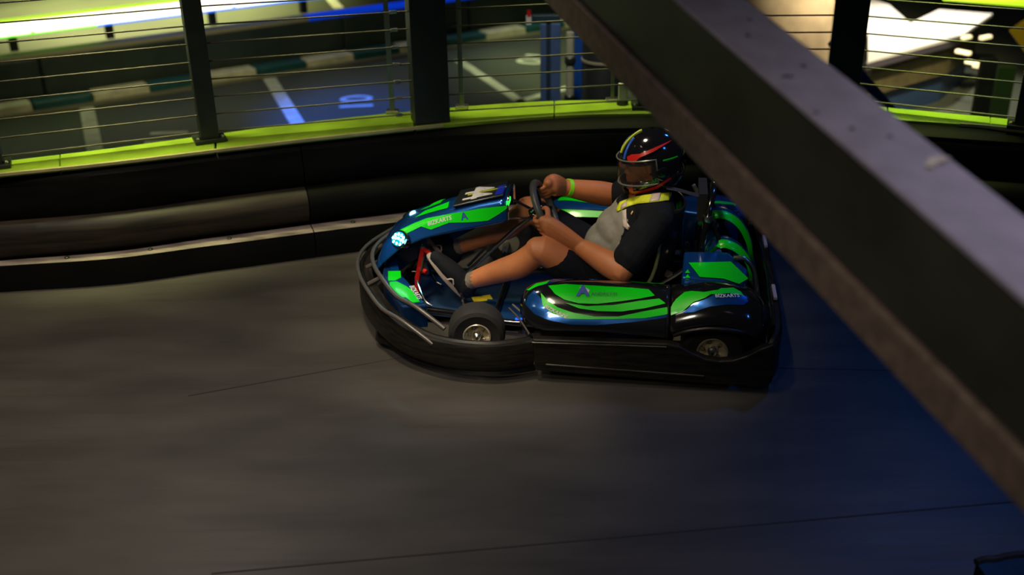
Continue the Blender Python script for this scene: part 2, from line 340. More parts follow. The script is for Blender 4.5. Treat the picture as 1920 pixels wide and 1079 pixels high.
for k, lab in enumerate(('scuffed black crash barrier section along the olive grey bend below two railing posts', 'black crash barrier section behind the green kart and its driver', 'black crash barrier section beyond the diagonal steel beam')):
    t = thing('crash_barrier', lab, 'barrier', (0, 0, 0), 0, 'track crash barriers'); path = TW[ix[k]:ix[k+1]+1]
    if k: path = [path[0]+(path[1]-path[0])*.06]+path[1:]
    for nm, (pr, mm) in BP.items(): o = obj(nm, *barr_part(path, pr), M_BARR if k and nm == 'bumper_strip' else mm, t, 35)
    for j in range(2, len(path)-1, 6):        # bolts on the lower rail
        tt = path[j+1]-path[j]; tt /= np.linalg.norm(tt); nn = A3(tt[1], -tt[0]); q = path[j]+nn*(off_at(path[j])*.78)
        obj('bolt', *lathe([(.014, 0), (.014, .006), (.008, .010)], (q[0], q[1], .156), (0, 0, 1), 8), M_POST, t)

# ---- lime ledge behind the barrier
gf = [(0, 325), (214, 303), (600, 257), (930, 224), (1150, 212), (1500, 214), (1800, 231), (1920, 242)]; gb = [(0, 303), (214, 277), (600, 226), (930, 195), (1150, 187), (1500, 190), (1800, 214), (1920, 226)]
GF = [atz(x, y, .642)[:2] for x, y in gf]; GB = [atz(x, y, .64)[:2] for x, y in gb]
for G in (GF, GB): G.insert(0, G[0]+(G[0]-G[1])*2.2); G.append(G[-1]+(G[-1]-G[-2])*3)
GF = catmull(GF, 6); GB = catmull(GB, 6)
lg = thing('trim_1', 'lime green painted ledge between barrier and cable railing', None, kind='structure')
cuts = [0, 9, 15, 21, 27, 33, 39, 45, len(GF)-1]
for a, b in zip(cuts[:-1], cuts[1:]):
    F_ = [p.copy() for p in GF[a:b+1]]; B_ = [p.copy() for p in GB[a:b+1]]
    F_[0] = F_[0]+(F_[1]-F_[0])*.05; B_[0] = B_[0]+(B_[1]-B_[0])*.05
    bevel(obj('plank', *prism([*F_, *B_[::-1]], .615, .64), M_LIME, lg), .004, 1)
ed = []; 
obj('edge_strip', *sweep(GF[:int(len(GF)*.42)], lambda i, s_: [(-.012, .628), (-.012, .643), (.008, .643), (.008, .628)]), M_CREAM, lg)
obj('edge_strip', *sweep(GF[int(len(GF)*.78):], lambda i, s_: [(-.010, .628), (-.010, .643), (.006, .643), (.006, .628)]), M_CREAM, lg)
obj('deck_fascia', *sweep(GB, lambda i, s_: [(-.02, -2.0), (-.02, .612), (.03, .612), (.03, -2.0)]), M_POST, lg)

# ---- cable railing
rl = thing('cable_railing', 'black post railing with thin horizontal steel cables along the lime ledge', 'railing')
def post(px, wd, dp, z1=1.95, plate_=True):
    p = atz(*px, .64); k = np.argmin([np.hypot(*(q-p[:2])) for q in GB]); t = GB[min(k+1, len(GB)-1)]-GB[max(k-1, 0)]; t /= np.linalg.norm(t); n = A3(-t[1], t[0]); a3, n3 = A3(*t, 0), A3(*n, 0)
    c = A3(p[0], p[1], 0)+n3*dp/2
    bevel(obj('post', *obox(c+A3(0, 0, (.641+z1)/2), a3, n3, A3(0, 0, 1), wd/2, dp/2, (z1-.641)/2), M_POST, rl), .005)
    if plate_:
        b = bevel(obj('base_plate', *obox(c+A3(0, 0, .652), a3, n3, A3(0, 0, 1), wd*.85, dp*.72, .011), M_POST, rl), .003)
        for sx in (-1, 1): obj('anchor_bolt', *lathe([(.011, 0), (.011, .012), (.006, .016)], c+a3*sx*wd*.66-n3*dp*.45+A3(0, 0, .663), (0, 0, 1), 6), M_STEEL, rl)
    return c[:2]
pp = [post((-12, 318), .10, .10), post((396, 268), .10, .10), post((812, 233), .205, .14, plate_=False), post((1212, 206), .10, .10), post((1575, 206), .19, .14, plate_=False), post((1918, 243), .10, .10)]
pp = [pp[0]+(pp[0]-pp[1])*.9]+pp+[pp[-1]+(pp[-1]-pp[-2])*1.0]
for a, b in zip(pp[:-1], pp[1:]):
    for k in range(11):
        z = .69+k*.098; obj('cable', *tube([(a[0], a[1], z), (b[0], b[1], z)], .0045, 6, smooth=0), M_CABLE, rl)
def picket(px, w_=.028):
    p = atz(*px, .64); obj('picket', *box(p[0]-w_/2, p[0]+w_/2, p[1]-.008, p[1]+.008, .66, 1.9), mat('picket_steel', (.16, .19, .15), .4, .6), rl)
    bevel(obj('picket_foot', *box(p[0]-.038, p[0]+.038, p[1]-.03, p[1]+.03, .641, .66), M_STEEL, rl), .004)
picket((736, 212)); picket((866, 203)); picket((1148, 190), .02)
for (a, b, sgn) in ((2, 3, 1),):
    for k in range(11):
        c = pp[3]+(pp[2]-pp[3])*.13; obj('cable_fitting', *tube([(*c, .69+k*.098), (*(c+(pp[2]-pp[3])*.03), .69+k*.098)], .010, 8, smooth=0), M_STEEL, rl)
# ---- small bracket by the post beside the beam
br = thing('bracket_post', 'short white bracket with black collar on the lime ledge near the helmet', 'bracket', tuple(atz(1167, 196, .64)))
bevel(obj('body', *box(-.026, .026, -.02, .02, .03, .13), mat('bracket_white', (.5, .5, .42), .5), br), .005); obj('collar', *lathe([(.034, 0), (.036, .01), (.03, .03)], (0, 0, 0), (0, 0, 1), 12), M_POST, br)

# ---- diagonal steel beam above the track (camera side)
L_ = [((1400, 0), (1920, 403)), ((1272, 0), (1895, 540)), ((1078, 0), (1920, 862)), ((1012, 0), (1920, 965))]
bd = A3(-.33763536, .91735171, .21087485); bs = A3(.93845468, .3454024, 0); bn = A3(.07283668, -.19789649, .97751307)
BO = CAMP + bs*1.2753 - bn*1.0                       # near top edge of the beam
def beam_bar(name, s0, s1, n0, n1, m, parent, t0=-1.2, t1=8.2, bv=.004):
    c = bs*(s0+s1)/2+bn*(n0+n1)/2+bd*(t0+t1)/2
    return bevel(obj(name, *obox(c, bd, bs, bn, (t1-t0)/2, (s1-s0)/2, (n1-n0)/2), m, parent), bv, 3)
bm_ = thing('steel_beam', 'large dark steel beam slanting over the track with dusty lilac grey top', 'beam', tuple(BO))
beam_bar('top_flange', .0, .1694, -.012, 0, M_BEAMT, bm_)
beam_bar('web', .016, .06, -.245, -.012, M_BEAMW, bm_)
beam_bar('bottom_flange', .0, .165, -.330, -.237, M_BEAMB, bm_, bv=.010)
def beam_pt(x, y): return atpl(x, y, BO, bn)
for (x, y), ln, wd, rot in (((1476, 145), .034, .007, 5), ((1402, 68), .014, .007, 0), ((1405, 38), .014, .003, -3), ((1506, 125), .016, .005, 2), ((1597, 243), .013, .005, 0), ((1668, 258), .016, .002, 0), ((1530, 213), .012, .004, 0)):
    p = beam_pt(x, y); a = cr*math.cos(R(rot))+A3(0, 1, 0)*math.sin(R(rot)); a = a-bn*(a@bn); a /= np.linalg.norm(a); b = np.cross(bn, a)
    V = []; F = []
    for i in range(7):
        t = i/6-.5; h = .004*math.cos(t*PI)+.0006; wv = wd/2*(1-(2*t)**2*.8)
        V += [p+a*ln*t+b*wv+bn*h, p+a*ln*t-b*wv+bn*h*.6, p+a*ln*t-b*wv+bn*.0004, p+a*ln*t+b*wv+bn*.0004]
    for i in range(6): F += [(4*i+k, 4*i+(k+1) % 4, 4*i+4+(k+1) % 4, 4*i+4+k) for k in range(4)]
    F += [(0, 1, 2, 3), (24, 25, 26, 27)]
    tag(obj('debris_flake', V, F, mat('dark_debris', (.05, .045, .055), .8)), 'longest dark curled flake lying on the dusty beam top' if ln > .03 else 'tiny dark speck of debris lying on the dusty beam top', 'debris', 'flakes on the beam')
pc = [(1732, 312), (1742, 300), (1775, 296), (1781, 304), (1766, 310), (1758, 311), (1752, 317), (1738, 321), (1741, 314)]
V, F = plate([beam_pt(x, y)+bn*(.0015+.006*(i % 2)) for i, (x, y) in enumerate(pc)], bn*.0012)
tag(obj('paper_scrap', V, F, mat('torn_paper', (.42, .38, .33), .8)), 'torn pale scrap of paper tape stuck on the beam top', 'paper scrap')

# ---- corner of dark equipment at the near right of the track
cp = thing('kart_bumper_corner', 'dark blue edged bumper corner poking in beside the near track edge', 'bumper', tuple(atz(1890, 1085, 0)))
cq = [atz(x, y, .16)-atz(1890, 1085, 0) for x, y in ((1832, 1046), (1848, 1041), (1868, 1040), (1895, 1034), (1935, 1030))]
obj('rub_rail', *tube([A3(q[0], q[1], .14) for q in cq], .012, 8), mat('rail_black', (.012, .013, .016), .4), cp)
lw = [A3(q[0], q[1], 0)[:2] for q in cq]; obj('shell', *prism([*lw, lw[-1]+A3(0, -.5), lw[0]+A3(.05, -.5)], .01, .14), M_BLACKP, cp)
obj('stay', *tube([A3(lw[-1][0]-.04, lw[-1][1]-.06, .13), A3(lw[-1][0]-.05, lw[-1][1]-.2, .2)], .012, 8), M_GREYT, cp)

# ================================================================== LOWER LEVEL
KA, KB = atz(100, 207, -2), atz(700, 112, -2); kd = (KB-KA); KL = np.linalg.norm(kd); kd /= KL; kn = A3(-kd[1], kd[0], 0)
kb = thing('track_kerb', 'low kerb of alternating white and teal blocks at the foot of the lower barrier', 'kerb', tuple(KA))
M_KW = mat('kerb_white', (.75, .70, .50), .6, noise=.2, nscale=6); M_KT = mat('kerb_teal', (.015, .10, .11), .5, noise=.2, nscale=6)
for k in range(-6, 14):
    s0 = k*.84-.25; s1 = s0+.82
    V, F = obox(kd*(s0+s1)/2+kn*.16+A3(0, 0, .075), kd, kn, A3(0, 0, 1), (s1-s0)/2, .16, .075); bevel(obj('kerb_block', V, F, M_KW if k % 2 else M_KT, kb), .02)
obj('footing', *obox(kd*3+kn*.1+A3(0, 0, .02), kd, kn, A3(0, 0, 1), 9, .2, .02), mat('kerb_footing', (.22, .20, .13), .6), kb)
BPp = KA+kn*.42
def onb(x, y): return atpl(x, y, BPp, kn)
zt = (onb(100, 108)[2]+onb(600, 33)[2])/2
lb = thing('lower_barrier', 'long dark barrier wall on the lower level under the glowing light rail', 'barrier', tuple(BPp))
for k in range(-3, 6):
    s0 = k*2.4; bevel(obj('panel', *obox(kd*(s0+1.2)+kn*.12+A3(0, 0, (zt+2)/2), kd, kn, A3(0, 0, 1), 1.19, .12, (zt+2)/2), mat('lower_barrier_dark', (.035, .052, .042), .5, noise=.2, nscale=3), lb), .03)
M_TOPR = mat('barrier_top_cream', (.40, .36, .24), .5)
obj('top_rail', *obox(kd*.2+kn*.12+A3(0, 0, zt+2.03), kd, kn, A3(0, 0, 1), 4.0, .14, .03), M_TOPR, lb)
obj('blue_lit_top_rail', *obox(kd*7.2+kn*.12+A3(0, 0, zt+2.03), kd, kn, A3(0, 0, 1), 3.0, .14, .03), mat('barrier_top_blue_lit', (.01, .08, .6), .4, emit=(.0, .06, .9), estr=.35), lb)  # blue light along the barrier top put into the rail's colour and glow
le = thing('light_rail', 'glowing white light tube with lime halo strips carried on short posts above lower barrier', 'light rail', tuple(BPp))
z1 = (onb(60, 54)[2]+onb(330, 14)[2])/2; rz_ = abs(onb(200, 14)[2]-onb(200, 50)[2])/2*.86
M_TUBE = mat('light_tube_white', (1, 1, .9), .3, emit=(1, .93, .66), estr=2.4); M_TG = mat('light_tube_lime', (.5, 1, .05), .3, emit=(.55, .95, .02), estr=1.0); M_TBL = mat('tube_halo_blue', (.05, .2, 1), .3, emit=(.02, .18, 1), estr=1.0); M_TGN = mat('tube_halo_green', (.2, 1, .1), .3, emit=(.16, .85, .05), estr=.9)
def seg(nm, s0, s1, zc, hh, dd, m): return bevel(obj(nm, *obox(kd*(s0+s1)/2+kn*.1+A3(0, 0, zc+2), kd, kn, A3(0, 0, 1), (s1-s0)/2, dd, hh), m, le), hh*.5, 3)
for s0, s1 in ((-6, -3), (-2.98, 0), (.02, 3), (3.02, 6), (6.02, 9)): seg('tube', s0, s1, z1, rz_*.82, .08, M_TUBE)
seg('lime_halo', -6, 9, z1+rz_*.92, rz_*.12, .07, M_TG); seg('green_edge', -6, .9, z1-rz_*.92, rz_*.12, .07, M_TGN); seg('blue_halo', .9, 9, z1-rz_*.92, rz_*.12, .07, M_TBL)  # coloured halo of the bright tube modelled as glowing edge strips
for x in (-190, 22, 208, 402, 575):
    q = onb(x, 60 if x < 300 else 40); s_ = (q-BPp)@kd; obj('post', *obox(kd*s_+kn*.1+A3(0, 0, (zt+z1+.06)/2+2), kd, kn, A3(0, 0, 1), .055, .05, (z1-rz_-zt-.06)/2), M_POST, le)

# blue gate post, white pole, blue cabinet and black drum beyond the ledge
gx = aty(1032, 120, 9.2); gp = thing('gate_post', 'blue steel post with a short arm tipped red and white', 'gate post', (gx[0], 9.2, -2.0))
M_BPOST = mat('blue_post_paint', (.055, .10, .23), .45, noise=.15, nscale=6); M_BPD = mat('dark_blue_post', (.012, .03, .05), .5); ztop = aty(1030, 42, 9.2)[2]+2
for x0, x1, mm in ((-.085, -.035, M_BPOST), (.0, .085, M_BPOST)): bevel(obj('flange', *box(x0, x1, -.05, .05, 0, ztop), mm, gp), .006)
obj('web', *box(-.035, .0, -.02, .05, 0, ztop-.01), M_BPD, gp); bevel(obj('arm', *box(-.16, .085, -.03, .03, ztop, ztop+.07), M_BPD, gp), .01)
obj('arm_tip', *box(-.205, -.16, -.035, .035, ztop-.01, ztop+.055), mat('tip_white', (.6, .6, .6), .5), gp); obj('red_cap', *box(-.195, -.165, -.036, .036, ztop+.055, ztop+.10), M_RED, gp)
gx = aty(1069, 120, 8.6); wp = thing('white_pole', 'cream white pole with dark clamps beside the blue gate post', 'pole', (gx[0], 8.6, -2.0)); zt2 = aty(1069, 60, 8.6)[2]+2
obj('shaft', *lathe([(.034, 0), (.034, zt2)], (0, 0, 0), (0, 0, 1), 14), mat('pole_cream', (.33, .33, .24), .4), wp, 40)
for yy in (113, 184): zc = aty(1069, yy, 8.6)[2]+2; obj('clamp', *lathe([(.036, -.03), (.045, -.02), (.045, .02), (.036, .03)], (0, 0, zc), (0, 0, 1), 14), M_POST, wp, 40)
gx = aty(1085, 120, 9.0); cb = thing('blue_cabinet', 'narrow bright blue cabinet behind the cream white pole', 'cabinet', (gx[0], 9.0, -2.0)); zt3 = aty(1085, 48, 9.0)[2]+2
bevel(obj('body', *box(-.05, .045, -.04, .25, 0, zt3), mat('cabinet_blue', (.008, .06, .30), .4), cb), .01); obj('cap', *box(-.06, .055, -.05, .26, zt3, zt3+.03), M_POST, cb)
gx = aty(1135, 120, 8.8); dr = thing('black_drum', 'black drum with pale hoop rings behind the railing near the helmet', 'drum', (gx[0], 8.8, -2.0)); zt4 = aty(1135, 70, 8.8)[2]+2
obj('shell', *lathe([(.17, 0), (.19, .05), (.19, zt4-.05), (.16, zt4)], (0, 0, 0), (0, 0, 1), 28), mat('drum_black', (.01, .012, .014), .5), dr, 40)
for yy in (122, 60): zc = aty(1135, yy, 8.6)[2]+2; obj('hoop', *lathe([(.191, -.012), (.2, -.008), (.2, .008), (.191, .012)], (0, 0, zc), (0, 0, 1), 28), mat('hoop_tan', (.25, .22, .15), .4), dr, 40)

# right side: concrete pillar, desk, blue pipe, dark posts, yellow sign, lime light strip
a, b = aty(1372, 60, 12.5), aty(1560, 60, 12.5); pl = thing('concrete_pillar', 'broad tan concrete pillar beyond the railing behind the steel beam', 'pillar', ((a[0]+b[0])/2, 12.7, -2.0)); hw = (b[0]-a[0])/2
M_CONC = mat('tan_concrete', (.42, .33, .21), .85, noise=.25, nscale=3, bump=.2)
bevel(obj('shaft', *box(-hw, hw, -.2, .3, .2, 6.5), M_CONC, pl), .02); bevel(obj('plinth', *box(-hw-.06, hw+.06, -.26, .36, 0, .2), M_CONC, pl), .02)
dz = -1.0; dpts = [(1617, -8), (1668, 8), (1707, 42), (1760, 17), (1862, 25), (1806, 64), (1627, 112), (1628, 62), (1612, 54)]
D = [atz(x, y, dz) for x, y in dpts]; dk0 = A3(D[6][0], D[6][1], -2.0)
dk = thing('reception_desk', 'angular bright white topped desk with tan apron and navy base', 'desk', tuple(dk0))
bevel(obj('desk_top', *prism([(p-dk0)[:2] for p in D], 1.0-.06, 1.0), mat('desk_white', (.82, .80, .74), .35), dk), .012)
cen = sum(D)/len(D); ins = lambda k: [((p-cen)*k+cen-dk0)[:2] for p in (D[8], D[2], D[4], D[5], D[6])]
obj('edge_trim', *prism([*[(p-dk0)[:2] for p in (D[6], D[5])], (D[5]-dk0)[:2]+A3(-.05, .14), (D[6]-dk0)[:2]+A3(.02, .14)], .86, .935), mat('desk_trim_lilac', (.2, .18, .22), .3, .6), dk)
apr = ins(.86); obj('apron', *prism(apr, .42, .935), mat('desk_tan', (.10, .085, .035), .5, noise=.2, nscale=8), dk)
obj('base', *prism(ins(.78), .0, .42), mat('desk_navy', (.02, .045, .10), .45), dk)
for x, y, l in ((1812, 70, .16), (1848, 70, .2), (1806, 98, .2), (1826, 118, .22), (1834, 124, .12)):
    p = atz(x, y, -.97 if y < 80 else -1.05); q = tag(obj('spare_lamp_bar', *obox(p, A3(.85, .5, 0) if y < 80 else A3(.6, -.8, 0), A3(-.5, .85, 0) if y < 80 else A3(.8, .6, 0), A3(0, 0, 1), l/2, .03, .02), mat('lamp_bar', (1, .9, .6), .3, emit=(1, .82, .42), estr=1.1)), 'glowing warm light bar lying on the white desk top edge' if y < 80 else 'glowing warm light bar hanging below the white desk top', 'light', 'light bars at the desk')
a, b = atz(1560, 60, -1.2), aty(1674, 212, 9.0); bp_ = thing('blue_pipe', 'bright blue sloping pipe rail beyond the railing right of the beam', 'pipe', tuple(b))
a = aty(1560, 78, 9.6)
obj('pipe', *tube([a-b, A3(0, 0, 0), (b-a)*.5], .045, 12, smooth=0), mat('pipe_blue', (.008, .06, .42), .4), bp_, 40)
for t_ in (.25, .8): q = (a-b)*(1-t_); obj('stand', *tube([q, A3(q[0], q[1], -2-b[2])], .03, 8, smooth=0), M_POST, bp_, 40)
for x0, x1, Y, mm, lab, nm in ((1838, 1868, 11.5, M_POST, 'plain black upright standing right of the white desk', 'black_upright'), (1870, 1906, 12.0, mat('panel_green_light', (.03, .07, .015), .5), 'upright panel coloured by green light beside a black upright', 'green_panel')):  # green light falling on the panel is put into its colour
    a, b = aty(x0, 120, Y), aty(x1, 120, Y); t = thing(nm, lab, 'panel' if 'panel' in nm else 'post', ((a[0]+b[0])/2, Y, -2)); hw = (b[0]-a[0])/2; h = aty(1850, 108 if Y < 11.8 else 125, Y)[2]+2
    bevel(obj('face', *box(-hw, hw, -.04, .04, .03, h), mm, t), .01); obj('foot', *box(-hw-.03, hw+.03, -.08, .08, 0, .03), M_POST, t)
q = [aty(x, y, 12.5) for x, y in ((1893, 58), (1935, 28), (1940, 118), (1921, 97))]
ys = thing('yellow_sign', 'slanted plain yellow sign board on a thin stake at the far right', 'sign', (q[2][0], 12.5, -2)); o0 = A3(q[2][0], 12.5, -2)
obj('board', *plate([p-o0 for p in q], (0, .03, 0)), mat('sign_yellow', (.55, .36, .01), .5), ys); obj('stake', *box(-.02, .02, .03, .06, 0, q[2][2]+2), M_POST, ys)
a, b = aty(1770, -6, 14.), aty(2100, 20, 14.); ll = thing('light_strip', 'lime yellow glowing light strip above the white desk', 'light', tuple(a)); t = b-a
obj('diffuser', *tube([A3(0, 0, 0), t*.5, t], .045, 10, smooth=0), M_TG, ll, 40); obj('housing', *tube([A3(0, .05, .05), t+A3(0, .05, .05)], .04, 8, smooth=0), M_POST, ll)
for t_ in (.15, .85): q = a+t*t_; obj('hanger', *box(t[0]*t_-.012, t[0]*t_+.012, .06, .09, t[2]*t_, 4.0), M_POST, ll)

# ================================================================== THE KART  (local x forward, y to its left, z up)
K = thing('go_kart', 'green and blue racing kart numbered 44 with black wraparound bumper', 'go-kart', tuple(KO), KR)
mir = lambda pts: [A3(p[0], -p[1], p[2]) for p in pts]
# ---- chassis
fp = obj('floor_pan', *prism([(.98, .22), (.98, -.22), (.30, -.30), (-.34, -.30), (-.34, .30), (.30, .30)], .045, .055), mat('pan_blue_metal', (.05, .12, .25), .35, .7, noise=.2, nscale=8), K)
ch = MB()
for s in (1, -1):
    ch.add(*tube([(1.05, .20*s, .07), (.75, .24*s, .07), (.40, .32*s, .07), (-.2, .32*s, .07), (-.74, .30*s, .09)], .016, 8))
    ch.add(*tube([(.56, .30*s, .08), (.55, .47*s, .13)], .014, 8)); ch.add(*tube([(.36, .33*s, .08), (.24, .55*s, .11), (-.28, .56*s, .11), (-.36, .33*s, .08)], .013, 8))
for x in (1.03, .5, .05, -.3, -.72): ch.add(*tube([(x, -.29 if x < .8 else -.2, .075), (x, .29 if x < .8 else .2, .075)], .014, 8, smooth=0))
ch.build('chassis_frame', M_GLOSSK, K, 50)
for x, y in ((.62, .24), (.60, .30), (.50, .34), (.38, .30)): obj('floor_led', *obox((x, y, .075), (1, 0, 0), (0, 1, 0), (0, 0, 1), .016, .010, .008), M_LEDB, fp)
obj('warning_sticker', *obox((.60, .05, .057), (.9, .4, 0), (-.4, .9, 0), (0, 0, 1), .05, .03, .001), mat('sticker_yellow', (.6, .5, .02), .5), fp)
obj('heel_plate', *obox((.45, .16, .058), (1, 0, 0), (0, 1, 0), (0, 0, 1), .12, .10, .003), mat('heel_blue', (.02, .10, .28), .3, .6), fp)
# ---- wheels
def wheel(name, x, y, r, wd, rimr, steer, side):
    t = bpy.data.objects.new(name, None); COL.objects.link(t); t.parent = K; t.location = (x, y, r); t.rotation_euler = (0, 0, steer); t.empty_display_size = .05
    h = wd/2; obj('tyre', *lathe([(rimr, -h+.012), (r*.80, -h), (r*.93, -h+.008), (r*.985, -h+.022), (r, -h*.4), (r, h*.4), (r*.985, h-.022), (r*.93, h-.008), (r*.80, h), (rimr, h-.012), (rimr, -h+.012)], (0, 0, 0), (0, side, 0), 40, False), M_RUBBER, t, 35)
    rim = obj('rim', *lathe([(rimr*.98, -h+.02), (rimr*.98, h-.012), (rimr*1.06, h-.004), (rimr*1.02, h), (rimr*.93, h-.004), (rimr*.80, h-.022), (rimr*.45, h-.045), (rimr*.42, h-.03), (rimr*.34, h-.028)], (0, 0, 0), (0, side, 0), 32), mat('rim_alloy', (.78, .70, .52), .24, .7), t, 30)
    obj('hub_cap', *lathe([(rimr*.32, h-.03), (rimr*.30, h-.005), (rimr*.16, h+.004), (rimr*.12, h+.014)], (0, 0, 0), (0, side, 0), 16), M_STEEL, rim, 40)
    for k in range(5):
        a = 2*PI*k/5; obj('lug_nut', *lathe([(.008, h-.034), (.008, h-.022), (.004, h-.018)], (math.cos(a)*rimr*.6, 0, math.sin(a)*rimr*.6), (0, side, 0), 6), M_STEEL, rim)
    return t
wheel('front_wheel', .545, .535, .133, .13, .062, R(9), 1); wheel('front_wheel', .545, -.535, .133, .13, .062, R(9), -1)
wheel('rear_wheel', -.535, .545, .140, .19, .066, 0, 1); wheel('rear_wheel', -.535, -.545, .140, .19, .066, 0, -1)
obj('rear_axle', *tube([(-.535, -.5, .14), (-.535, .5, .14)], .02, 12, smooth=0), M_STEEL, K, 40)
for s in (1, -1):
    a = obj('stub_axle', *tube([(.545, .40*s, .13), (.545, .50*s, .133)], .014, 10, smooth=0), M_STEEL, K, 40)
    obj('tie_rod', *tube([(.70, .10*s, .16), (.63, .40*s, .165)], .007, 8, smooth=0), M_CHROME, K, 40); obj('rod_end', *lathe([(.016, -.012), (.02, 0), (.016, .012)], (.63, .405*s, .168), (0, 0, 1), 12), mat('rod_cyan', (.12, .4, .45), .3, .5), K, 40)
    obj('brake_hose', *tube([(.40, .36*s, .19), (.34, .42*s, .17), (.28, .50*s, .15)], .006, 6), M_GREYT, K, 40); obj('brake_hose', *tube([(.42, .34*s, .16), (.36, .42*s, .145), (.30, .52*s, .12)], .005, 6), M_CABLE, K, 40)
# ---- wraparound bumper: front section, two side skirts, rear section
hf = [(.255, .725), (.40, .785), (.55, .795), (.70, .765), (.86, .685), (.98, .575), (1.09, .42), (1.175, .25), (1.225, .08)]
fpth = catmull([A3(*p) for p in hf]+[A3(p[0], -p[1]) for p in hf[::-1]], 4)
def fprof(i, s):
    x = fpth[i][0]; zt = .195+.055*max(0, min(1, (x-.75)/.4)); zb = .06
    return [(-q, z) for q, z in [(.02, zb), (.0, zb+.03), (.0, zt-.02), (.008, zt-.004), (.022, zt), (.03, zt-.012), (.045, zt-.012), (.055, zt-.004), (.068, zt-.006), (.072, zt-.03), (.05, zb)]]
obj('front_bumper', *sweep(fpth, fprof), M_SCUFFP, K, 30)
lp = catmull([A3(p[0]*.98, p[1]*.97) for p in hf[:7]]+[A3(p[0]*.98, -p[1]*.97) for p in hf[:7][::-1]], 4)
obj('rub_strip', *sweep(lp, lambda i, s: [(.0, .035), (-.01, .055), (-.03, .055), (-.03, .035)]), M_BLACKP, K, 30)
for i, rr_ in ((0, .010), (1, .011)):          # the two grey guard tubes round the nose
    k_ = (.985, .915)[i]; zz = (.262, .295)[i]
    P = [A3(p[0]*k_+(.02 if i == 0 else .03), p[1]*k_*(1-.05*i), zz-.02*(p[1] > .5)-.07*(p[1] > .7)) for p in hf[3:]]; P = P+[A3(p[0], -p[1], p[2]) for p in P[::-1]]
    obj('guard_tube', *tube(P, rr_, 10), M_GREYT, K, 60)
for s in (1, -1):
    for q in (.12, .3): obj('guard_bracket', *tube([(1.13-q*.3, q*s, .28), (1.21-q*.32, q*1.05*s, .24)], .012, 8, smooth=0), M_GREYT, K, 40)
    # side skirt
    sk = [(.262, .215), (-.33, .228), (-.385, .218), (-.44, .19), (-.50, .163), (-.56, .155), (-.62, .163), (-.68, .19), (-.73, .225), (-.79, .255), (-.795, .06), (-.74, .03), (.10, .05), (.25, .055)]
    o = obj('side_skirt', *plate([A3(x, .74*s, z) for x, z in sk], (0, -.045*s, 0)), M_SCUFFP, K); bevel(o, .010, 3)
    obj('skirt_ridge', *tube([A3(x, .738*s, z-.018) for x, z in sk[:2]], .007, 6, smooth=0), M_BLACKP, K, 40); obj('skirt_ridge', *tube([A3(.20, .741*s, .09), A3(-.5, .741*s, .075)], .006, 6, smooth=0), M_SCUFFP, K, 40)
    obj('skirt_bracket', *obox((-.02, .66*s, .19), (1, 0, 0), (0, 1, 0), (0, 0, 1), .05, .05, .012), M_BLACKP, K); obj('skirt_bracket', *obox((.18, .66*s, .19), (1, 0, 0), (0, 1, 0), (0, 0, 1), .05, .05, .012), M_BLACKP, K)
rp = catmull([A3(-.79, .735), A3(-.825, .66), A3(-.835, .5), A3(-.835, .2), A3(-.835, -.2), A3(-.835, -.5), A3(-.825, -.66), A3(-.79, -.735)], 4)
def rprof(i, s): zt = .245+.05*math.sin(PI*s)**.6; return [(q, z) for q, z in [(.01, .06), (.0, .09), (.0, zt-.015), (.012, zt), (.03, zt), (.04, zt-.02), (.035, .07)]]
obj('rear_bumper', *sweep(rp, rprof), M_SCUFFP, K, 30)
obj('rear_bar', *tube([(-.79, -.62, .27), (-.80, 0, .30), (-.79, .62, .27)], .015, 10), M_GLOSSK, K, 60)
for y in (.33, -.26): obj('reflector_strip', *obox((-.815, y, .305), (0, 1, 0), (1, 0, 0), (0, 0, 1), .07, .008, .006), mat('reflector_lilac', (.42, .36, .40), .35), K)
# ---- side pods
for s in (1, -1): obj('gap_shade_tray', *prism([(.25, .33*s), (.25, .70*s), (-.36, .70*s), (-.36, .33*s)], .10, .115), M_BLACKP, K)  # black sheet added so the gap under each pod reads dark
def pod_fn(s):
    ys = np.array([.39, .44, .52, .60, .665, .70, .705]); zs = np.array([.325, .37, .395, .375, .33, .275, .235]); vv = np.linspace(0, 1, 7)
    def fn(u, v):
        x = .335-.675*u; y = np.interp(v, vv, ys); z = np.interp(v, vv, zs)
        # smooth the polyline a little
        h = .05; y = (np.interp(max(v-h, 0), vv, ys)+2*y+np.interp(min(v+h, 1), vv, ys))/4; z = (np.interp(max(v-h, 0), vv, zs)+2*z+np.interp(min(v+h, 1), vv, zs))/4
        g = math.sqrt(max(0., 1-(1-min(u/.22, 1))**2)); g2 = .25+.75*g
        cy, cz = .545, .285; y = cy+(y-cy)*g2; z = cz+(z-cz)*(.35+.65*g); z += .012*math.sin(PI*min(1, max(0, u)))
        return A3(x, y*s, z)
    return fn
podL = Surf(pod_fn(1)); podR = Surf(pod_fn(-1))
PL = podL.mesh('side_pod', M_GLOSSK, K, 28, 18); PR = podR.mesh('side_pod', M_GLOSSK, K, 28, 18)
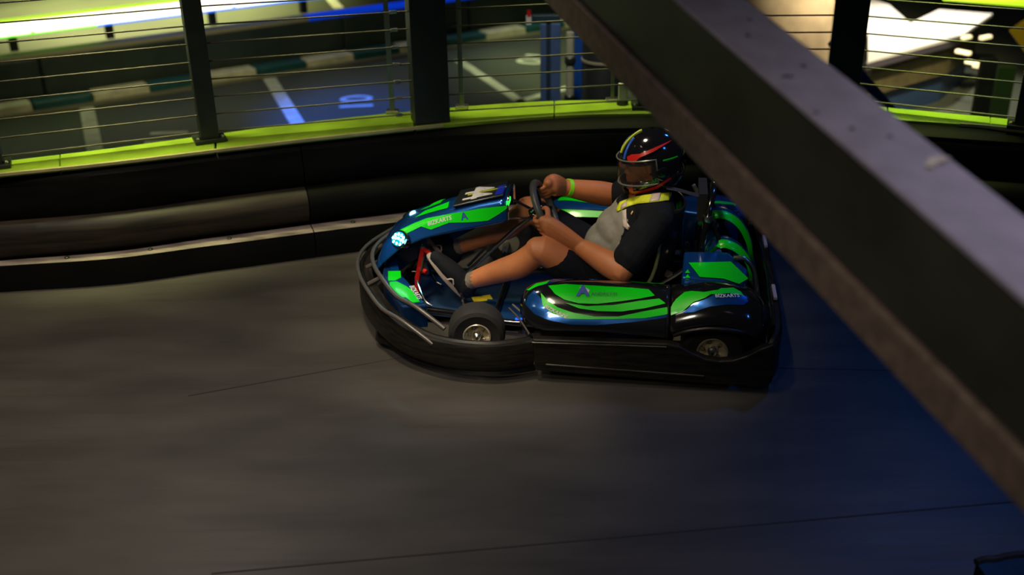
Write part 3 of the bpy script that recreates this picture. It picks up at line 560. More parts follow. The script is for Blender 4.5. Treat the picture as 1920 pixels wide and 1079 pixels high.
# near pod livery: blue field, green stripes, lettering
podL.decal('blue_field', [(986, 572), (990, 556), (1002, 545), (1014, 560), (1035, 583), (1075, 596), (1140, 598), (1250, 590), (1252, 596), (1190, 604), (1120, 610), (1070, 609), (1030, 601), (1003, 590)], M_BLUE, PL, .002)
podL.decal('blue_field', [(1000, 536), (1040, 524), (1090, 517), (1150, 519), (1160, 525), (1095, 522), (1045, 529), (1010, 538)], M_BLUE, PL, .002)
podL.decal('green_stripe', [(988, 545), (1006, 533), (1030, 528), (1026, 533), (1006, 539), (993, 546)], M_GREEN, PL, .004)
podL.decal('green_stripe', [(1166, 522), (1205, 520), (1222, 519), (1228, 526), (1248, 532), (1249, 535), (1220, 533), (1170, 526)], M_GREEN, PL, .004)
podL.decal('green_stripe', [(1028, 537), (1060, 534), (1130, 538), (1185, 541), (1216, 544), (1228, 556), (1200, 561), (1165, 566), (1120, 571), (1085, 570), (1058, 563), (1040, 552)], M_GREEN, PL, .004)
podL.decal('green_stripe', [(1060, 569), (1100, 575), (1150, 573), (1200, 565), (1236, 561), (1248, 570), (1210, 579), (1165, 585), (1120, 584), (1085, 579)], M_GREEN, PL, .004)
podL.decal('green_stripe', [(1014, 550), (1026, 563), (1045, 577), (1075, 587), (1115, 594), (1160, 594), (1205, 585), (1251, 577), (1252, 590), (1210, 597), (1150, 599), (1100, 599), (1062, 598), (1035, 588), (1018, 574)], M_GREEN, PL, .004)
podL.text('lettering', 'BIZKARTS', (1020, 578), (1062, 599), M_WHITE, PL, .010, .9, .02, .2)
podL.text('lettering', 'ANDRETTI', (1108, 556), (1156, 557), mat('dark_green_ink', (.0, .16, .03), .4), PL, .010, 1.0, .012)
pa, pb = podL.uv(1080, 558), podL.uv(1106, 558); lm = text_on('emblem', 'A', podL.fn(*pa), podL.fn(*pb), podL.nrm(*pa), mat('emblem_navy', (.01, .05, .28), .4), PL, .010, 1.0, .05)
podL.decal('emblem_swoosh', [(1086, 541), (1097, 541), (1106, 547), (1102, 552), (1100, 546), (1088, 543)], M_WHITE, PL, .008)
obj('pod_seam', *[tube([podL.fn(.985, v)+podL.nrm(.985, v)*.002 for v in np.linspace(.0, 1, 10)], .004, 6, smooth=0)][0], M_BLACKP, PL)
# far pod livery, the parts seen past the driver
podR.decal_uv('blue_field', [(.05, .15), (.95, .12), (.95, .95), (.3, .95), (.08, .6)], M_BLUE, PR, .002)
podR.decal_uv('green_stripe', [(.10, .30), (.5, .20), (.95, .26), (.95, .42), (.5, .38), (.12, .48)], M_GREEN, PR, .004); podR.decal_uv('green_stripe', [(.12, .02), (.5, .01), (.95, .02), (.95, .13), (.5, .11), (.12, .14)], M_GREEN, PR, .004); podR.decal_uv('green_stripe', [(.2, .6), (.6, .52), (.95, .55), (.95, .75), (.55, .75)], M_GREEN, PR, .004)
# ---- rear fenders
def fen_fn(s):
    ys = np.array([.40, .45, .52, .60, .665, .70, .705]); zs = np.array([.34, .375, .395, .385, .345, .295, .255]); vv = np.linspace(0, 1, 7)
    def fn(u, v):
        x = -.342-.42*u; h = .05; I = lambda q, t: np.interp(min(max(q, 0), 1), vv, t)
        y = (I(v-h, ys)+2*I(v, ys)+I(v+h, ys))/4; z = (I(v-h, zs)+2*I(v, zs)+I(v+h, zs))/4
        z += .03*math.sin(PI*min(u*1.1, 1))*(1+.6*v); e = max(0, (u-.8)/.2); y = .55+(y-.55)*(1-.35*e*e); z -= .06*e*e
        return A3(x, y*s, z)
    return fn
fenL = Surf(fen_fn(1)); fenR = Surf(fen_fn(-1)); FLo = fenL.mesh('rear_fender', M_GLOSSK, K, 18, 16); FRo = fenR.mesh('rear_fender', M_GLOSSK, K, 18, 16)
fenL.decal('green_stripe', [(1256, 578), (1268, 562), (1284, 549), (1296, 547), (1320, 549), (1345, 545), (1322, 560), (1300, 568), (1280, 585), (1258, 592)], M_GREEN, FLo, .004)
fenL.decal('green_stripe', [(1330, 553), (1352, 542), (1375, 541), (1388, 548), (1394, 556), (1365, 551), (1345, 553)], M_GREEN, FLo, .004)
fenL.decal('blue_field', [(1280, 587), (1302, 570), (1325, 561), (1340, 553), (1370, 553), (1396, 557), (1403, 566), (1394, 573), (1365, 572), (1330, 576), (1300, 586)], M_BLUE, FLo, .003)
fenL.text('lettering', 'BIZKARTS', (1341, 561), (1386, 560), M_WHITE, FLo, .011, 1., .02)
fenR.decal_uv('blue_field', [(.1, .05), (.9, .1), (.9, .7), (.1, .7)], M_BLUE, FRo, .003); fenR.decal_uv('green_stripe', [(.1, .02), (.7, .02), (.8, .3), (.1, .2)], M_GREEN, FRo, .005)
for s in (1, -1): obj('fender_lip', *tube([A3(-.36, .70*s, .25), A3(-.42, .712*s, .28), A3(-.52, .715*s, .30), A3(-.64, .712*s, .29), A3(-.74, .66*s, .24)], .010, 8), M_BLACKP, K, 60)
# ---- engine side covers (green top, blue flank with four arrow marks)
def cover(s):
    top = [(x, y, .462-.13*(y-.22)+.05*(x+.4)) for x, y in ((-.395, .25), (-.60, .22), (-.685, .36), (-.665, .475), (-.385, .475))]; bot = [(x+.0, y+(.03 if y > .4 else -.01), .20) for x, y, z in top]
    if s < 0: top = [(x, -y, z) for x, y, z in top]; bot = [(x, -y, z) for x, y, z in bot]
    n = 5; o = obj('engine_cover', top+bot, [tuple(range(n)), tuple(range(2*n-1, n-1, -1))]+[(i, (i+1) % n, n+(i+1) % n, n+i) for i in range(n)], M_BLUE, K); bevel(o, .014, 3); return o
ec = cover(1); cover(-1)
def planar(zf):   # near-flat surface through the cover top
    def fn(u, v): x = -.38-.32*u; y = .20+.30*v; return A3(x, y, .462-.13*(y-.22)+.05*(x+.4))
    return Surf(fn, 50, 50)
ct = planar(0); ct.decal('green_panel', [(1291, 494), (1370, 492), (1403, 524), (1386, 534), (1356, 524), (1312, 521)], M_GREEN, ec, .004)
for y_ in (507, 516, 525): ct.decal('arrow_mark', [(1284, y_+7), (1289, y_), (1294, y_+7)], M_GREEN, ec, .005)
# ---- rear arches
def arch(y, wd, pts, lab):
    P = catmull([A3(x, 0, z) for x, z in pts], 4); N = len(P); V = []; F = []
    prof = [(-wd/2, -.012), (-wd/2+.01, .006), (0, .016), (wd/2-.01, .006), (wd/2, -.012), (0, -.018)]
    for i in range(N):
        t = P[min(i+1, N-1)]-P[max(i-1, 0)]; t /= np.linalg.norm(t); n = np.cross(t, A3(0, 1, 0)); n = n if n[2] > 0 or n[0] < -.5 else -n
        for a, b in prof: V.append(P[i]+A3(0, y+a, 0)+n*b)
    m = len(prof)
    for i in range(N-1): F += [(i*m+k, i*m+(k+1) % m, (i+1)*m+(k+1) % m, (i+1)*m+k) for k in range(m)]
    F += [tuple(range(m)), tuple((N-1)*m+k for k in range(m))]
    o = obj('rear_arch', V, F, M_BLUE, K, 60)
    V2 = []; F2 = []
    for i in range(N):
        t = P[min(i+1, N-1)]-P[max(i-1, 0)]; t /= np.linalg.norm(t); n = np.cross(t, A3(0, 1, 0)); n = n if n[2] > 0 or n[0] < -.5 else -n
        for a, b in ((wd/2-.045, .0135), (wd/2-.008, .010), (wd/2+.002, -.010), (wd/2-.045, .002)): V2.append(P[i]+A3(0, y+a, 0)+n*b)
    for i in range(N-1): F2 += [(i*4+k, i*4+(k+1) % 4, i*4+4+(k+1) % 4, i*4+4+k) for k in range(4)]
    F2 += [(0, 1, 2, 3), tuple((N-1)*4+k for k in range(4))]
    obj('green_edge', V2, F2, M_GREEN, o, 60); return o
arch(-.14, .15, [(-.47, .46), (-.53, .505), (-.60, .505), (-.67, .455), (-.72, .36), (-.735, .27)], '')
arch(.15, .12, [(-.50, .40), (-.54, .455), (-.585, .475), (-.65, .445), (-.70, .38), (-.72, .30)], '')
obj('chrome_hoop', *tube([(-.62, .30, .455), (-.675, .30, .45), (-.715, .31, .40), (-.73, .33, .32), (-.735, .34, .24)], .012, 10), mat('hoop_brass', (.5, .47, .33), .25, 1.), K, 60)
# ---- engine
en = obj('engine_block', *box(-.64, -.40, -.10, .12, .10, .33), mat('engine_black', (.010, .010, .011), .4, .3), K); bevel(en, .02, 2)
for k in range(6): obj('cooling_fin', *box(-.63+k*.04, -.615+k*.04, -.12, .13, .32, .355), M_BLACKP, en)
obj('fuel_cap', *lathe([(.03, 0), (.032, .012), (.022, .022)], (-.55, -.03, .355), (0, 0, 1), 16), M_STEEL, en, 40); obj('info_label', *obox((-.57, .03, .362), (.85, .4, 0), (-.4, .85, 0), (0, 0, 1), .03, .022, .004), mat('label_cream', (.5, .42, .36), .5), en)
obj('air_filter', *lathe([(.045, -.07), (.055, -.06), (.055, .06), (.045, .07)], (-.50, .16, .30), (1, .1, 0), 20), M_BLACKP, en, 40); obj('exhaust', *tube([(-.60, -.08, .25), (-.68, -.16, .24), (-.70, -.30, .22), (-.66, -.42, .2)], .022, 10), M_STEEL, en, 60)
for x, y, z in ((-.43, .13, .34), (-.46, .20, .36), (-.42, -.09, .34)): obj('bolt', *lathe([(.011, 0), (.011, .012), (.006, .016)], (x, y, z), (0, 0, 1), 8), M_STEEL, en)
obj('oil_can', *lathe([(.03, 0), (.032, .01), (.032, .12), (.02, .14)], (-.375, .40, .20), (0, 0, 1), 14), mat('oil_brown', (.10, .035, .015), .5), K, 40)
# ---- seat and roll hoop
def seat_fn(u, v):   # u along the shell from front lip to top of the back, v across
    path = [(.10, .115), (.0, .085), (-.12, .085), (-.24, .12), (-.33, .25), (-.375, .42), (-.40, .60)]
    c = catmull([A3(*p) for p in path], 8); i = min(int(u*(len(c)-1)), len(c)-2); f = u*(len(c)-1)-i; p = c[i]*(1-f)+c[i+1]*f
    a = (v-.5)*2; wd = .20+.03*math.sin(PI*min(u*1.1, 1)); side = abs(a)**2.5
    return A3(p[0]+side*(.10*u**1.5+.02), a*wd, p[1]+side*.13*(1-.75*u))
seat = Surf(seat_fn, 12, 12).mesh('seat', M_SEAT, K, 26, 16)
seat.modifiers['solid'].thickness = .012
obj('seat_edge_highlight', *tube([seat_fn(u, .995) for u in np.linspace(.25, .98, 12)], .009, 8, smooth=0), mat('highlight_olive', (.20, .22, .09), .35), seat, 60)  # highlight along the seat rim put in as an olive tube
hoop = obj('roll_hoop', *tube([(-.47, .19, .10), (-.475, .19, .40), (-.50, .15, .60), (-.52, .05, .68), (-.52, -.05, .68), (-.50, -.15, .60), (-.475, -.19, .40), (-.47, -.19, .10)], .017, 10), M_GLOSSK, K, 60)
obj('head_pad', *obox((-.475, 0, .62), (0, 1, 0), (1, 0, 0), (0, 0, 1), .11, .02, .07), M_RUBBER, hoop)
for s in (1, -1):
    obj('hoop_stay', *tube([(-.50, .13*s, .60), (-.66, .2*s, .28)], .012, 8, smooth=0), M_GLOSSK, hoop, 40)
    obj('hoop_clamp', *lathe([(.022, -.015), (.026, 0), (.022, .015)], (-.497, .155*s, .585), (0, 0, 1), 10), M_STEEL, hoop, 40)
obj('seat_stay', *tube([(-.30, .26, .29), (-.40, .24, .36), (-.475, .19, .43)], .009, 8), M_GLOSSK, K, 40); obj('pull_handle', *tube([(-.432, -.06, .67), (-.475, -.08, .58)], .010, 8, smooth=0), mat('handle_pale', (.30, .33, .28), .3, .5), K, 40)
# ---- nose hood with number board
ST = [(.455, .638, .105, .515, .125), (.60, .605, .105, .485, .135), (.72, .567, .11, .46, .145), (.86, .515, .12, .425, .155), (.98, .462, .135, .375, .175), (1.07, .385, .15, .30, .20), (1.11, .30, .16, .25, .21)]
def hood_fn(u, v):
    c = u*(len(ST)-1); i = min(int(c), len(ST)-2); f = c-i; x, zt, wt, zb, wb = [a*(1-f)+b*f for a, b in zip(ST[i], ST[i+1])]
    pr = [(-wb, zb), (-wt-.006, zt-.022), (-wt+.02, zt-.002), (0, zt+.008), (wt-.02, zt-.002), (wt+.006, zt-.022), (wb, zb)]; vv = [0, .26, .34, .5, .66, .74, 1]
    return A3(x, np.interp(v, vv, [p[0] for p in pr]), np.interp(v, vv, [p[1] for p in pr]))
hood = Surf(hood_fn, 80, 80); HD = hood.mesh('nose_hood', M_BLUE, K, 24, 28)
hood.decal('green_side', [(748, 433), (775, 420), (800, 410), (842, 402), (900, 391), (954, 385), (951, 391), (935, 402), (915, 414), (880, 417), (842, 418), (808, 431), (790, 425), (765, 437), (742, 449)], M_GREEN, HD, .003)
hood.decal('green_top', [(778, 409), (798, 396), (830, 384), (843, 379), (840, 391), (806, 400)], M_GREEN, HD, .003); hood.decal('green_top', [(786, 396), (806, 387), (826, 373), (836, 371), (826, 382), (800, 392)], M_GREEN, HD, .0035)
hood.text('lettering', 'BIZKARTS', (803, 424), (848, 412), M_WHITE, HD, .004, 1.05, .02, .15)
pa, pb = hood.uv(865, 414), hood.uv(879, 411); text_on('emblem', 'A', hood.fn(*pa), hood.fn(*pb), hood.nrm(*pa), mat('emblem_navy', (.01, .05, .28), .4), HD, .004, 1., .04)
# number board
nb = [hood_fn(u, v)+A3(0, 0, .022) for u, v in ((.02, .285), (.02, .715), (.335, .715), (.335, .285))]
NB = obj('number_board', *plate(nb, (0, 0, .010)), mat('board_black', (.012, .014, .013), .3, coat=.4), K); bevel(NB, .004)
c0 = (nb[0]+nb[3])/2; bx = (nb[0]-nb[3]); bx /= np.linalg.norm(bx); by = A3(0, 1, 0); bz = np.cross(by, bx); bz = bz if bz[2] > 0 else -bz; cc = sum(nb)/4+A3(0, 0, .0105)
v, f = textgeo('44', 1.0, .03); v = v/v[:, 1].max(); v[:, 0] *= .165/v[:, 0].max(); v[:, 1] *= .155; v -= v.max(0)/2
obj('race_number', [cc+by*p[0]+bx*(p[1]-.01)+bz*.003 for p in v], f, M_WHITE, NB); obj('board_stripe', *obox(cc+bx*.105+by*.03+bz*.002, by, bx, bz, .06, .02, .001), mat('stripe_blue', (.01, .03, .45), .3), NB); obj('board_stripe', *obox(cc+bx*.03+by*.002+bz*.002, by, bx, bz, .004, .10, .001), M_YEL, NB)
obj('dash_light', *obox(hood_fn(0, .6)+A3(-.004, .03, -.03), (0, 1, 0), (1, 0, 0), (0, 0, 1), .035, .006, .010), M_LEDG, NB)
obj('board_rim', *tube([hood_fn(0, v)+A3(-.004, 0, .004) for v in np.linspace(.02, .98, 14)], .006, 6, smooth=0), M_CHROME, NB, 40)
for s in (1, -1): obj('hood_stay', *tube([hood_fn(0, .5+.42*s)+A3(0, 0, -.01), (.30, .03*s, .50)], .007, 8, smooth=0), M_CHROME, K, 40)
# head lamps
for s in (1, -1):
    c = A3(.985, .155*s, .415) if s > 0 else A3(.985, -.155, .415); ax = A3(.50, .66*s, .55); ax /= np.linalg.norm(ax); u = np.cross(ax, A3(0, 0, 1)); u /= np.linalg.norm(u); b = np.cross(u, ax)
    V, F = lathe([(.046, -.03), (.052, 0), (.049, .006), (.040, .007)], A3(0, 0, 0), ax, 24); V = [c+ax*(p@ax)+u*(p@u)*1.15+b*(p@b)*.9 for p in map(np.asarray, V)]
    h = obj('head_lamp', V, F, M_GLOSSK, K, 40)
    obj('lamp_halo_disc', *[([c+u*math.cos(2*PI*j/24)*.046+b*math.sin(2*PI*j/24)*.036+ax*z_ for z_ in (.0072, .0085) for j in range(24)], [tuple(range(24))[::-1], tuple(range(24, 48))]+[(j, (j+1) % 24, 24+(j+1) % 24, 24+j) for j in range(24)])][0], mat('halo_cyan', (.0, .2, .3), .2, emit=(.0, .42, .62), estr=.55), h)  # cyan halo round the diodes put in as a glowing disc
    for dx, dy in ((-.022, .010), (-.008, .016), (.008, .016), (.022, .010), (-.028, -.003), (-.014, -.001), (0, .002), (.014, -.001), (.028, -.003), (-.018, -.016), (0, -.018), (.018, -.016)):
        obj('lamp_diode', *lathe([(.0078, .004), (.0074, .0085), (.004, .0105)], c+u*dx*1.35+b*dy*1.35, ax, 8), M_LED, h)
    l = lamp('head_lamp_light', 'POINT', tuple(c+ax*.09), (0, 0, 0), .35, (.25, .85, 1), .02); l.parent = K
# front spoiler wings
for s in (1, -1):
    tp_ = [(1.10, .0), (1.045, .0), (.985, .20), (.93, .30), (.885, .365), (.77, .56), (.885, .585), (1.0, .41), (1.06, .24)]
    o = obj('front_wing', *prism([(x, y*s if y else .02*s) for x, y in tp_], .15, .268), M_DBLUE, K); bevel(o, .008, 2)
    pan = lambda pts, nm, m, z=.2705: obj(nm, *prism([(x, y*s) for x, y in pts], z-.003, z), m, o)
    pan([(1.065, .03), (1.045, .03), (.965, .26), (.99, .28), (1.05, .15)], 'blue_panel', M_BLUE); pan([(.975, .285), (.94, .29), (.885, .375), (.79, .54), (.87, .565), (.985, .40), (1.015, .30)], 'blue_panel', M_BLUE, .2702)
    pan([(1.035, .225), (.975, .215), (.955, .29), (.975, .325), (1.01, .33)], 'green_panel', M_GREEN, .2725); pan([(1.0, .345), (.965, .335), (.905, .385), (.875, .42), (.81, .535), (.84, .55), (.885, .50), (.935, .50), (.985, .40)], 'green_panel', M_GREEN, .2725)
    text_on('lettering', 'BIZKARTS', A3(.895, .385*s, .2735), A3(.825, .52*s, .2735), (0, 0, 1), M_WHITE, o, .001, 1., .02)
# pedals
for s, m in ((1, M_RED), (-1, M_STEEL)):
    p = MB(); y = .12*s; p.add(*tube([(.885, y-.03, .345), (.915, y, .19), (.92, y, .10)], .014, 8, smooth=0)); p.add(*tube([(.885, y-.03, .34), (.845, y-.01, .325)], .012, 8, smooth=0)); p.add(*tube([(.905, y-.01, .245), (.862, y+.02, .235)], .012, 8, smooth=0))
    pd = p.build('pedal', m, K, 40); obj('return_spring', *tube([(.875, y+.01, .31), (.89, y+.02, .24)], .006, 8, smooth=0), M_CABLE, pd, 40); obj('pedal_rod', *tube([(.915, y+.01, .18), (.86, y+.10, .12), (.82, y+.12, .10)], .006, 8), M_CHROME, pd, 40)
    for q in ((.885, y-.03, .35), (.917, y, .185), (.905, y-.012, .25)): obj('pedal_bolt', *lathe([(.009, -.008), (.011, 0), (.007, .010)], q, (0, 1, 0), 8), M_CHROME, pd)
# steering wheel and column
SWC = A3(.282, 0, .543); swn = A3(-.9063, 0, .4226); swu = A3(.4226, 0, .9063); swl = A3(0, 1, 0); rot_ = R(22); su = swu*math.cos(rot_)+swl*math.sin(rot_)*-1; sl = swl*math.cos(rot_)+swu*math.sin(rot_)
SWR = .135
def rim_pt(a, r=SWR): return SWC+swl*math.cos(a)*r+swu*math.sin(a)*r
sw = obj('steering_wheel', *tube([rim_pt(2*PI*k/28) for k in range(28)], .0185, 10, closed=True, smooth=0), mat('wheel_grip', (.06, .062, .055), .38), K, 60)
for a in (R(200), R(340), R(90)):
    obj('spoke', *tube([SWC-swn*.02, (SWC-swn*.01+rim_pt(a))/2, rim_pt(a)], .010, 8, smooth=0), M_GLOSSK, sw, 40)
obj('wheel_hub', *lathe([(.036, -.03), (.04, -.02), (.04, .0), (.032, .008)], SWC, swn, 18), M_GLOSSK, sw, 40)
col_ = obj('steering_column', *tube([SWC-swn*.02, A3(.42, 0, .44), A3(.72, 0, .14)], .011, 10, smooth=0), mat('column_steel', (.5, .48, .36), .25, 1.), K, 40)
obj('column_joint', *lathe([(.026, -.03), (.032, 0), (.026, .03)], SWC-swn*.05, swn, 14), M_GLOSSK, col_, 40)

for j, (da, of) in enumerate(((-14, .030), (-2, .034), (8, .028))):
    obj('chrome_nut', *lathe([(.011, -.012), (.013, 0), (.009, .012)], rim_pt(R(da-14), SWR*.93)-swn*of, (swn+swl)/1.4, 10), M_CHROME, sw, 40)

# ================================================================== THE DRIVER  (same local frame as the kart)
from mathutils.bvhtree import BVHTree
capsule = lambda P, r, n=12, sm=4, flat=1., up=None: tube(P, r, n, smooth=sm, flat=flat, up=up, round_ends=True)
def ell(c, rx, ry, rz, n=14):
    V = []; F = []
    for i in range(n+1):
        t = PI*i/n
        for k in range(2*n): a = PI*k/n; V.append((c[0]+rx*math.sin(t)*math.cos(a), c[1]+ry*math.sin(t)*math.sin(a), c[2]+rz*math.cos(t)))
    m = 2*n
    for i in range(n):
        for k in range(m): F.append((i*m+k, i*m+(k+1) % m, (i+1)*m+(k+1) % m, (i+1)*m+k))
    return V, F
rp_ = [(a, project(k2w(rim_pt(a)))[0]) for a in np.linspace(0, 2*PI, 361)]
aF = R(146); aN = R(-8)
HEAD = A3(-.205, .004, .80)
hipN, kneN, ankN = A3(-.10, .105, .185), A3(.290, .215, .412), A3(.655, .155, .195)
hipF, kneF, ankF = A3(-.10, -.105, .185), A3(.385, -.18, .462), A3(.775, -.13, .245)
shN, elN, wrN = A3(-.265, .195, .585), A3(-.105, .325, .375), A3(.085, .200, .432)
shF, elF, wrF = A3(-.235, -.195, .60), A3(-.045, -.335, .495), A3(.205, -.19, .585)
toeN = A3(.835, .15, .325); toeF = A3(.915, -.125, .35)
def hand(a, wr, sgnT):
    c = rim_pt(a); T = (-swl*math.sin(a)+swu*math.cos(a))*sgnT; p = wr-c; p = p-T*(p@T); p /= np.linalg.norm(p); q = np.cross(T, p)
    cv = A3(0, .85, .5); q = q if q@cv > 0 else -q
    P = lambda ang, r, t: c+T*t+(p*math.cos(R(ang))+q*math.sin(R(ang)))*r
    L = []
    L.append(capsule([wr, wr*.5+P(28, .068, 0)*.5, P(30, .062, 0), P(48, .044, 0)], [.042, .052, .056, .036], 16, 4, .62, up=T))
    L.append(capsule([P(38, .056, -.036), P(38, .056, .036)], [.024, .024], 10, 3))
    for k, (t, r0, ln) in enumerate(((-.036, .0102, 235), (-.0125, .0106, 255), (.0115, .0104, 250), (.0345, .0094, 225))):
        L.append(capsule([P(42, .048, t*.95), P(78, .043, t), P(118, .035, t), P(165, .031, t), P(ln-30, .030, t), P(ln, .029, t)], [r0*1.25, r0*1.15, r0*1.05, r0, r0*.95, r0*.85], 8, 3))
    L.append(capsule([P(5, .056, -.040), P(-25, .048, -.056), P(-55, .039, -.062), P(-85, .033, -.056)], [.016, .014, .012, .0104], 8, 3))
    return L
B = [ell((-.13, 0, .21), .14, .165, .11), capsule([(-.14, 0, .22), (-.12, 0, .34), (-.16, 0, .46), (-.22, 0, .56)], [.145, .155, .15, .13], 16, 4, 1.12, up=(1, 0, 0)),
     capsule([shN, (-.235, 0, .60), shF], [.07, .09, .07], 14), capsule([(-.245, 0, .60), (-.24, 0, .70), HEAD+A3(-.02, 0, -.04)], [.07, .06, .06], 12),
     ell(HEAD+A3(.0, 0, .02), .100, .077, .115), capsule([HEAD+A3(.045, 0, -.05), HEAD+A3(.06, 0, -.075)], [.05, .04], 10), capsule([HEAD+A3(.095, 0, .035), HEAD+A3(.118, 0, -.012)], [.010, .017], 8), capsule([HEAD+A3(.108, 0, -.02), HEAD+A3(.105, 0, -.02)], [.018, .018], 8),
     capsule([HEAD+A3(.088, -.022, -.052), HEAD+A3(.098, 0, -.050), HEAD+A3(.088, .022, -.052)], [.008, .010, .008], 8), capsule([HEAD+A3(.083, -.05, .045), HEAD+A3(.1, 0, .048), HEAD+A3(.083, .05, .045)], [.010, .012, .010], 8)]
for s in (1, -1): B.append(capsule([HEAD+A3(-.01, .077*s, .02), HEAD+A3(-.015, .080*s, -.02)], [.016, .012], 8))
for hip, kn_, an, toe in ((hipN, kneN, ankN, toeN), (hipF, kneF, ankF, toeF)):
    d = toe-an; mid = (kn_+an)/2; back = A3(-.015, 0, -.022)
    B.append(capsule([hip, hip*.55+kn_*.45, kn_+A3(-.03, 0, 0), kn_], [.100, .090, .070, .064], 28)); B.append(ell(kn_+A3(.002, 0, .004), .066, .062, .064, 18))
    B.append(capsule([kn_, kn_*.72+an*.28+back, kn_*.45+an*.55+back*.6, an*.9+kn_*.1, an], [.061, .066, .058, .043, .040], 28)); B.append(capsule([an, an*.6+toe*.4+A3(.01, 0, -.03), an*.1+toe*.9], [.036, .036, .026], 10))
for sh, el, wr, a, sg in ((shN, elN, wrN, aN, -1), (shF, elF, wrF, aF, -1)):
    B.append(capsule([sh, (sh+el)/2, el], [.072, .069, .060], 24)); B.append(capsule([el, el*.7+wr*.3, el*.3+wr*.7, wr], [.060, .062, .052, .042], 24)); B += hand(a, wr, sg)
body = remesh('person', B, .0036, M_SKIN, None, 10); body.location = tuple(KO); body.rotation_euler = (0, 0, KR)
tag(body, 'driver in navy polo, shorts and black helmet gripping the kart steering wheel', 'person')
# ---- clothing
mixp = lambda a, b, t: a*(1-t)+b*t
SH = [capsule([(-.15, 0, .235), (-.125, 0, .34), (-.165, 0, .46), (-.215, 0, .56), (-.235, 0, .62)], [.155, .174, .165, .145, .10], 18, 4, 1.10, up=(1, 0, 0)), capsule([shN, (-.235, 0, .605), shF], [.083, .102, .083], 16), capsule([(-.24, 0, .62), (-.235, 0, .675)], [.085, .070], 14), ell((-.085, 0, .365), .175, .178, .14, 18), ell((-.10, 0, .45), .135, .165, .12, 18)]
for sh, el in ((shN, elN), (shF, elF)): SH.append(capsule([sh, mixp(sh, el, .4), mixp(sh, el, .78)], [.080, .080, .079], 16))
for _ in range(1):
    for k in range(0):                                   # cloth folds across the belly and sleeve
        z = .33+.05*k; SH.append(capsule([(.035-.05*k*.5, -.10, z+.02), (.052-.06*k*.55, .0, z-.005), (.02-.045*k*.6, .10, z+.03)], [.006, .010, .006], 8))
    for k in range(3): t = .25+.2*k; c = mixp(shN, elN, t); SH.append(capsule([c+A3(.05, .05, .04), c+A3(.02, .078, .0), c+A3(-.04, .06, -.045)], [.006, .010, .006], 8))
shirt = remesh('shirt', SH, .006, mat('navy_cloth', (.0045, .006, .0095), .9, spec=.2, noise=.3, nscale=14, bump=.12), body, 6)
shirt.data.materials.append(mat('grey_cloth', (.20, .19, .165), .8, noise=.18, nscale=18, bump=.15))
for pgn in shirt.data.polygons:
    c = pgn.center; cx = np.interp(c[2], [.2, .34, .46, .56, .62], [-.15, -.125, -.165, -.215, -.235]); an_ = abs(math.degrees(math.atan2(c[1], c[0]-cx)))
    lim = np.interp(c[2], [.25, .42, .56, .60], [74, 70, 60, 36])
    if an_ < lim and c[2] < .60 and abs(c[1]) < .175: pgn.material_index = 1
SS = []
for hip, kn_ in ((hipN, kneN), (hipF, kneF)): SS.append(capsule([hip, mixp(hip, kn_, .45), mixp(hip, kn_, .74)], [.112, .103, .092], 18))
SS.append(ell((-.14, 0, .215), .16, .185, .118)); shorts = remesh('shorts', SS, .006, M_SHORT, body, 5)
for an, kn_, toe in ((ankN, kneN, toeN), (ankF, kneF, toeF)):
    obj('sock', *capsule([an+A3(.012, 0, -.012), mixp(an, kn_, .06), mixp(an, kn_, .15)], [.043, .044, .043], 14, 3), M_SOCK, body, 60)
    heel = an+A3(.02, 0, -.075); d = (toe-heel); Ln = np.linalg.norm(d); d /= Ln; s_ = A3(d[2], 0, -d[0]); s_ /= np.linalg.norm(s_); up_ = -s_
    sh_ = remesh('shoe', [capsule([heel+d*.02+up_*.035, heel+d*.10+up_*.040, heel+d*.17+up_*.030, heel+d*(Ln-.02)+up_*.020], [.045, .050, .048, .036], 16, 4, 1.0), capsule([an+A3(.0, 0, -.02), heel+d*.06+up_*.05], [.050, .050], 14), capsule([an+A3(.02, 0, .0), heel+d*.13+up_*.055], [.044, .036], 12)], .005, M_SHOE, body, 4)
    lat = A3(0, 1, 0); out = []
    for k in range(28):
        a = 2*PI*k/28; x = Ln/2+.004+math.cos(a)*(Ln/2+.018); wd = .045-.008*math.cos(a)*-1*.4; out.append(heel+d*x+lat*math.sin(a)*wd*(1-.10*abs(math.cos(a)))-up_*.012)
    bevel(obj('sole', *plate(out, up_*.026), M_SOLE, sh_), .006, 2)
    for k in range(4): c = heel+d*(.10+.022*k)+up_*(.083-.006*k); obj('lace', *tube([c+lat*.026-up_*.016, c, c-lat*.026-up_*.016], .0035, 6), M_TAPE, sh_, 60)
    obj('side_mark', *tube([heel+d*.09+lat*.048+up_*.02, heel+d*.115+lat*.050+up_*.035, heel+d*.13+lat*.049+up_*.012], .004, 6), M_TAPE, sh_, 60)
